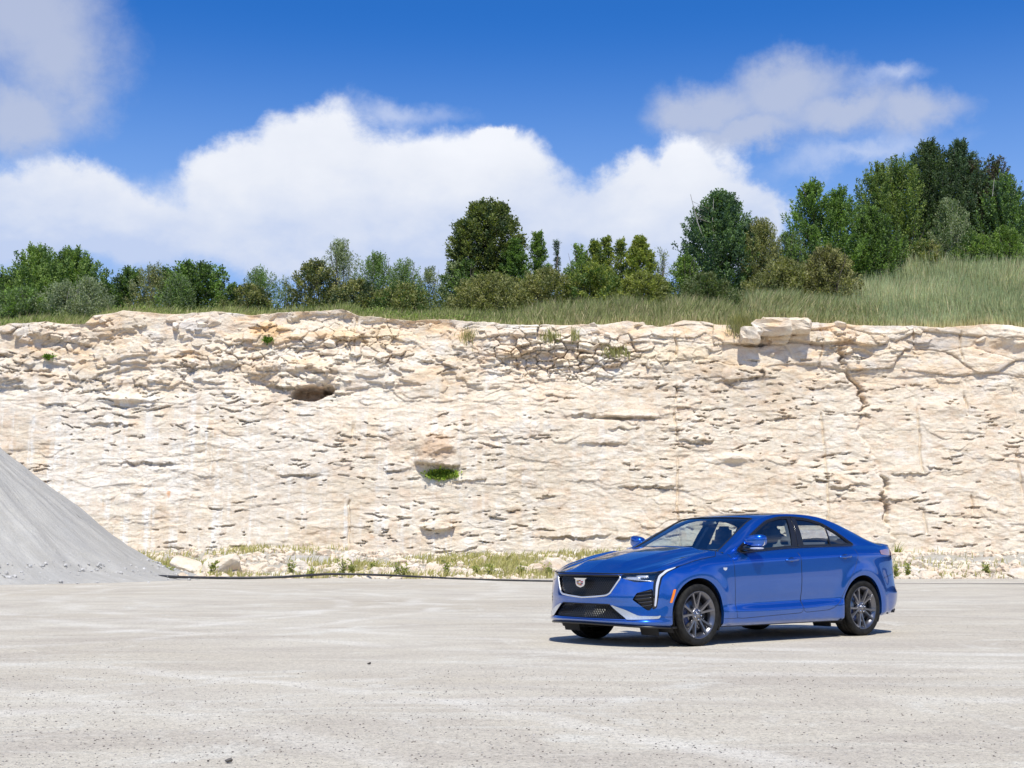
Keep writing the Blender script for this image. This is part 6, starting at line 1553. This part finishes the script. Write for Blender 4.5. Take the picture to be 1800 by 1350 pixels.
# ---------- wheels
def lathe(name, prof, seg, mat, parent):
    """prof: (radius, y) pairs about the wheel axle, local wheel space"""
    V = []; n = len(prof)
    for k2 in range(seg):
        a = 2 * math.pi * k2 / seg
        for r_, y_ in prof: V.append((r_ * math.cos(a), y_, r_ * math.sin(a)))
    F_ = [(k2 * n + i, k2 * n + i + 1, ((k2 + 1) % seg) * n + i + 1, ((k2 + 1) % seg) * n + i) for k2 in range(seg) for i in range(n - 1)]
    return link(name, mesh_np(name, V, F_, mat), parent)
def make_wheel():
    w_ = bpy.data.objects.new('wheel', None); COL.objects.link(w_); w_.parent = car
    R = .3225; prof = [(.240, -.20), (.275, -.222), (.300, -.222), (.314, -.214)]
    for y_ in (-.205, -.155, -.148, -.142, -.095, -.090, -.084, -.125 + .085, -.030, -.024, .0):
        pass
    for y_, dp in ((-.208, 0), (-.166, 0), (-.164, .007), (-.156, .007), (-.154, 0), (-.116, 0), (-.114, .008), (-.104, .008), (-.102, 0), (-.064, 0), (-.062, .007), (-.054, .007), (-.052, 0), (-.012, 0)):
        prof.append((R - dp - .35 * abs(y_ + .11) ** 2, y_))
    prof += [(.3115, -.003), (.303, .004), (.290, .0075), (.275, .008), (.262, .004), (.252, -.002), (.244, -.006)]
    ty_ = lathe('tyre', prof, 84, TYRE, w_)
    # tread cuts as thin ribs across
    rim = lathe('rim', [(.225, -.20), (.205, -.15), (.20, -.06), (.212, -.03), (.232, -.012), (.240, -.006), (.246, -.004), (.247, -.012)], 72, LIP, w_)
    V = []; F_ = []; o = 0
    for k2 in range(5):
        for sg in (1, -1):
            a0 = 2 * math.pi * k2 / 5 + math.pi / 2; st = []
            for r_, da, hw, y_, dp in ((.030, .12, .024, -.030, .02), (.075, .155, .018, -.030, .022), (.14, .205, .0155, -.020, .026), (.20, .235, .0160, -.010, .026), (.236, .245, .021, -.006, .02)):
                a = a0 + sg * da * (1.0 if r_ > .05 else 1.6); er = np.array([math.cos(a), 0, math.sin(a)]); et = np.array([-math.sin(a), 0, math.cos(a)])
                c = er * r_ + np.array([0, y_, 0]); st.append([c + et * hw * .62, c - et * hw * .62, c - et * hw - np.array([0, dp, 0]), c + et * hw - np.array([0, dp, 0])])
            for s5 in st: V += [tuple(q_) for q_ in s5]
            for i in range(4):
                for e in range(4): F_.append((o + i * 4 + e, o + i * 4 + (e + 1) % 4, o + (i + 1) * 4 + (e + 1) % 4, o + (i + 1) * 4 + e))
            o += 20
    sp_ = link('spokes', mesh_np('spokes', V, F_, RIMM, smooth=False), w_)
    lathe('hub', [(.0, -.014), (.028, -.014), (.032, -.018), (.034, -.026), (.062, -.030), (.070, -.040), (.072, -.07)], 30, RIMM, w_)
    lathe('centre_cap', [(.0, -.010), (.017, -.0105), (.020, -.014), (.021, -.02)], 20, STEEL, w_)
    for k2 in range(5):
        a = 2 * math.pi * k2 / 5 + math.pi / 2 + math.pi / 5; V = []; 
        for r_, y_ in ((0, -.014), (.0085, -.014), (.0105, -.018), (.0105, -.04)):
            V += [(.048 * math.cos(a) + r_ * math.cos(t_), y_, .048 * math.sin(a) + r_ * math.sin(t_)) for t_ in np.linspace(0, 2 * math.pi, 8, endpoint=False)]
        F_ = [(i * 8 + j, i * 8 + (j + 1) % 8, (i + 1) * 8 + (j + 1) % 8, (i + 1) * 8 + j) for i in range(3) for j in range(8)]
        link('lug_nut', mesh_np('lug_nut', V, F_, CHRM), w_)
    lathe('brake_disc', [(.06, -.080), (.165, -.080), (.166, -.105), (.06, -.105)], 48, STEEL, w_)
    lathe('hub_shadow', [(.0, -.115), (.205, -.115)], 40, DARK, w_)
    V = []; 
    for a in np.linspace(-.5, .5, 7):
        for r_, y_ in ((.115, -.062), (.175, -.062), (.178, -.12), (.115, -.12)): V.append((r_ * math.cos(a), y_, r_ * math.sin(a)))
    F_ = [(i * 4 + e, i * 4 + (e + 1) % 4, (i + 1) * 4 + (e + 1) % 4, (i + 1) * 4 + e) for i in range(6) for e in range(4)] + [(0, 1, 2, 3), (27, 26, 25, 24)]
    link('brake_caliper', mesh_np('brake_caliper', V, F_, simple_mat('caliper_grey', (.03, .05, .14), .4)), w_)
    return w_
wheel0 = make_wheel()
def copy_wheel(src):
    c = src.copy(); COL.objects.link(c); c.parent = car
    for ch in list(src.children): d_ = ch.copy(); COL.objects.link(d_); d_.parent = c
    return c
k2 = 0
for (xc, yo, rot) in ((.845, .888, .12), (3.62, .888, .55), (.845, -.888, .3), (3.62, -.888, .9)):
    w_ = wheel0 if k2 == 0 else copy_wheel(wheel0); k2 += 1
    w_.location = (X0 - xc, yo, .3225); w_.rotation_euler = (0, rot, 0 if yo > 0 else math.pi)
# lateral tread blocks: thin dark notches around the tyre shoulder are cut by the bump of the rubber
ntt = TYRE.node_tree; bsdf = [n_ for n_ in ntt.nodes if n_.type == 'BSDF_PRINCIPLED'][0]
tcx = N(ntt, 'ShaderNodeSeparateXYZ'); L(ntt, objco(ntt), tcx.inputs[0])
an_ = math_n(ntt, 'ARCTAN2', tcx.outputs[2], tcx.outputs[0]); rd_ = math_n(ntt, 'SQRT', math_n(ntt, 'ADD', math_n(ntt, 'POWER', tcx.outputs[0], 2.0), math_n(ntt, 'POWER', tcx.outputs[2], 2.0)))
wv = math_n(ntt, 'SINE', math_n(ntt, 'ADD', math_n(ntt, 'MULTIPLY', an_, 64.0), math_n(ntt, 'MULTIPLY', tcx.outputs[1], 60.0)))
wv = math_n(ntt, 'GREATER_THAN', wv, 0.55); on_ = math_n(ntt, 'GREATER_THAN', rd_, 0.306)
bpn = N(ntt, 'ShaderNodeBump'); bpn.inputs['Distance'].default_value = 0.01; bpn.inputs['Strength'].default_value = 1.0; bpn.invert = True
L(ntt, math_n(ntt, 'MULTIPLY', wv, on_), bpn.inputs['Height']); L(ntt, bpn.outputs[0], bsdf.inputs['Normal'])

# ---------- cabin
def box(name, c, s, mat, parent=None, bev=.03, rot=(0, 0, 0), taper=None):
    bm = bmesh.new(); bmesh.ops.create_cube(bm, size=1.0)
    for v in bm.verts:
        v.co = Vector((v.co.x * s[0], v.co.y * s[1], v.co.z * s[2]))
        if taper and v.co.z > 0: v.co.y *= taper
    if bev: bmesh.ops.bevel(bm, geom=bm.edges[:], offset=bev, segments=3, affect='EDGES')
    me = bpy.data.meshes.new(name); bm.to_mesh(me); bm.free(); me.materials.append(mat); me.polygons.foreach_set('use_smooth', np.full(len(me.polygons), True))
    p = fin([c])[0]; return link(name, me, parent or car, loc=tuple(p), rot=rot)
box('cabin_floor', (2.6, 0, .33), (2.9, 1.4, .05), INTR, bev=0)
box('dashboard', (1.66, 0, .90), (.42, 1.42, .20), INTR, bev=.06)
for sg in (1, -1):
    s5 = box('front_seat', (2.32, sg * .37, .50), (.52, .52, .20), SEAT, bev=.06); sloc = s5.location.copy()
    for nm, c, sz, bv, tp in (('backrest', (2.55, sg * .37, .80), (.14, .50, .62), .06, .85), ('headrest', (2.62, sg * .37, 1.17), (.10, .28, .21), .045, .85)):
        o = box(nm, c, sz, SEAT, s5, bv, (0, -.14, 0), tp); o.location = o.location - sloc
box('rear_seat', (3.40, 0, .50), (.5, 1.3, .20), SEAT, bev=.06); rs5 = box('rear_backrest', (3.70, 0, .80), (.14, 1.25, .58), SEAT, bev=.05, rot=(0, -.25, 0))
for sg in (1, -1): box('rear_headrest', (3.78, sg * .36, 1.10), (.09, .26, .12), SEAT, bev=.04, rot=(0, -.2, 0))
box('parcel_shelf', (3.98, 0, 1.0), (.45, 1.2, .03), INTR, bev=0)
box('centre_console', (2.4, 0, .55), (1.1, .22, .25), INTR, bev=.04)
box('rear_view_mirror', (1.98, 0, 1.285), (.03, .22, .06), BLK, bev=.012)
pts = [(2.02 + .35 * .19 * math.cos(a) * 0 + math.sin(a) * .06, .37 + .185 * math.cos(a), .965 + .175 * math.sin(a)) for a in np.linspace(0, 2 * math.pi, 30)]
tube('steering_wheel', pts, .014, BLK)
for sg in (1, -1):
    V = [(2.50, sg * .80, .95), (2.70, sg * .80, .95), (2.74, sg * .58, 1.36), (2.63, sg * .58, 1.36)]; V += [(a, b - sg * .05, c) for a, b, c in V]
    link('pillar_trim', mesh_np('pillar_trim', fin(V), [(0, 1, 2, 3), (7, 6, 5, 4), (0, 4, 5, 1), (1, 5, 6, 2), (2, 6, 7, 3), (3, 7, 4, 0)], INTR, smooth=False), car)
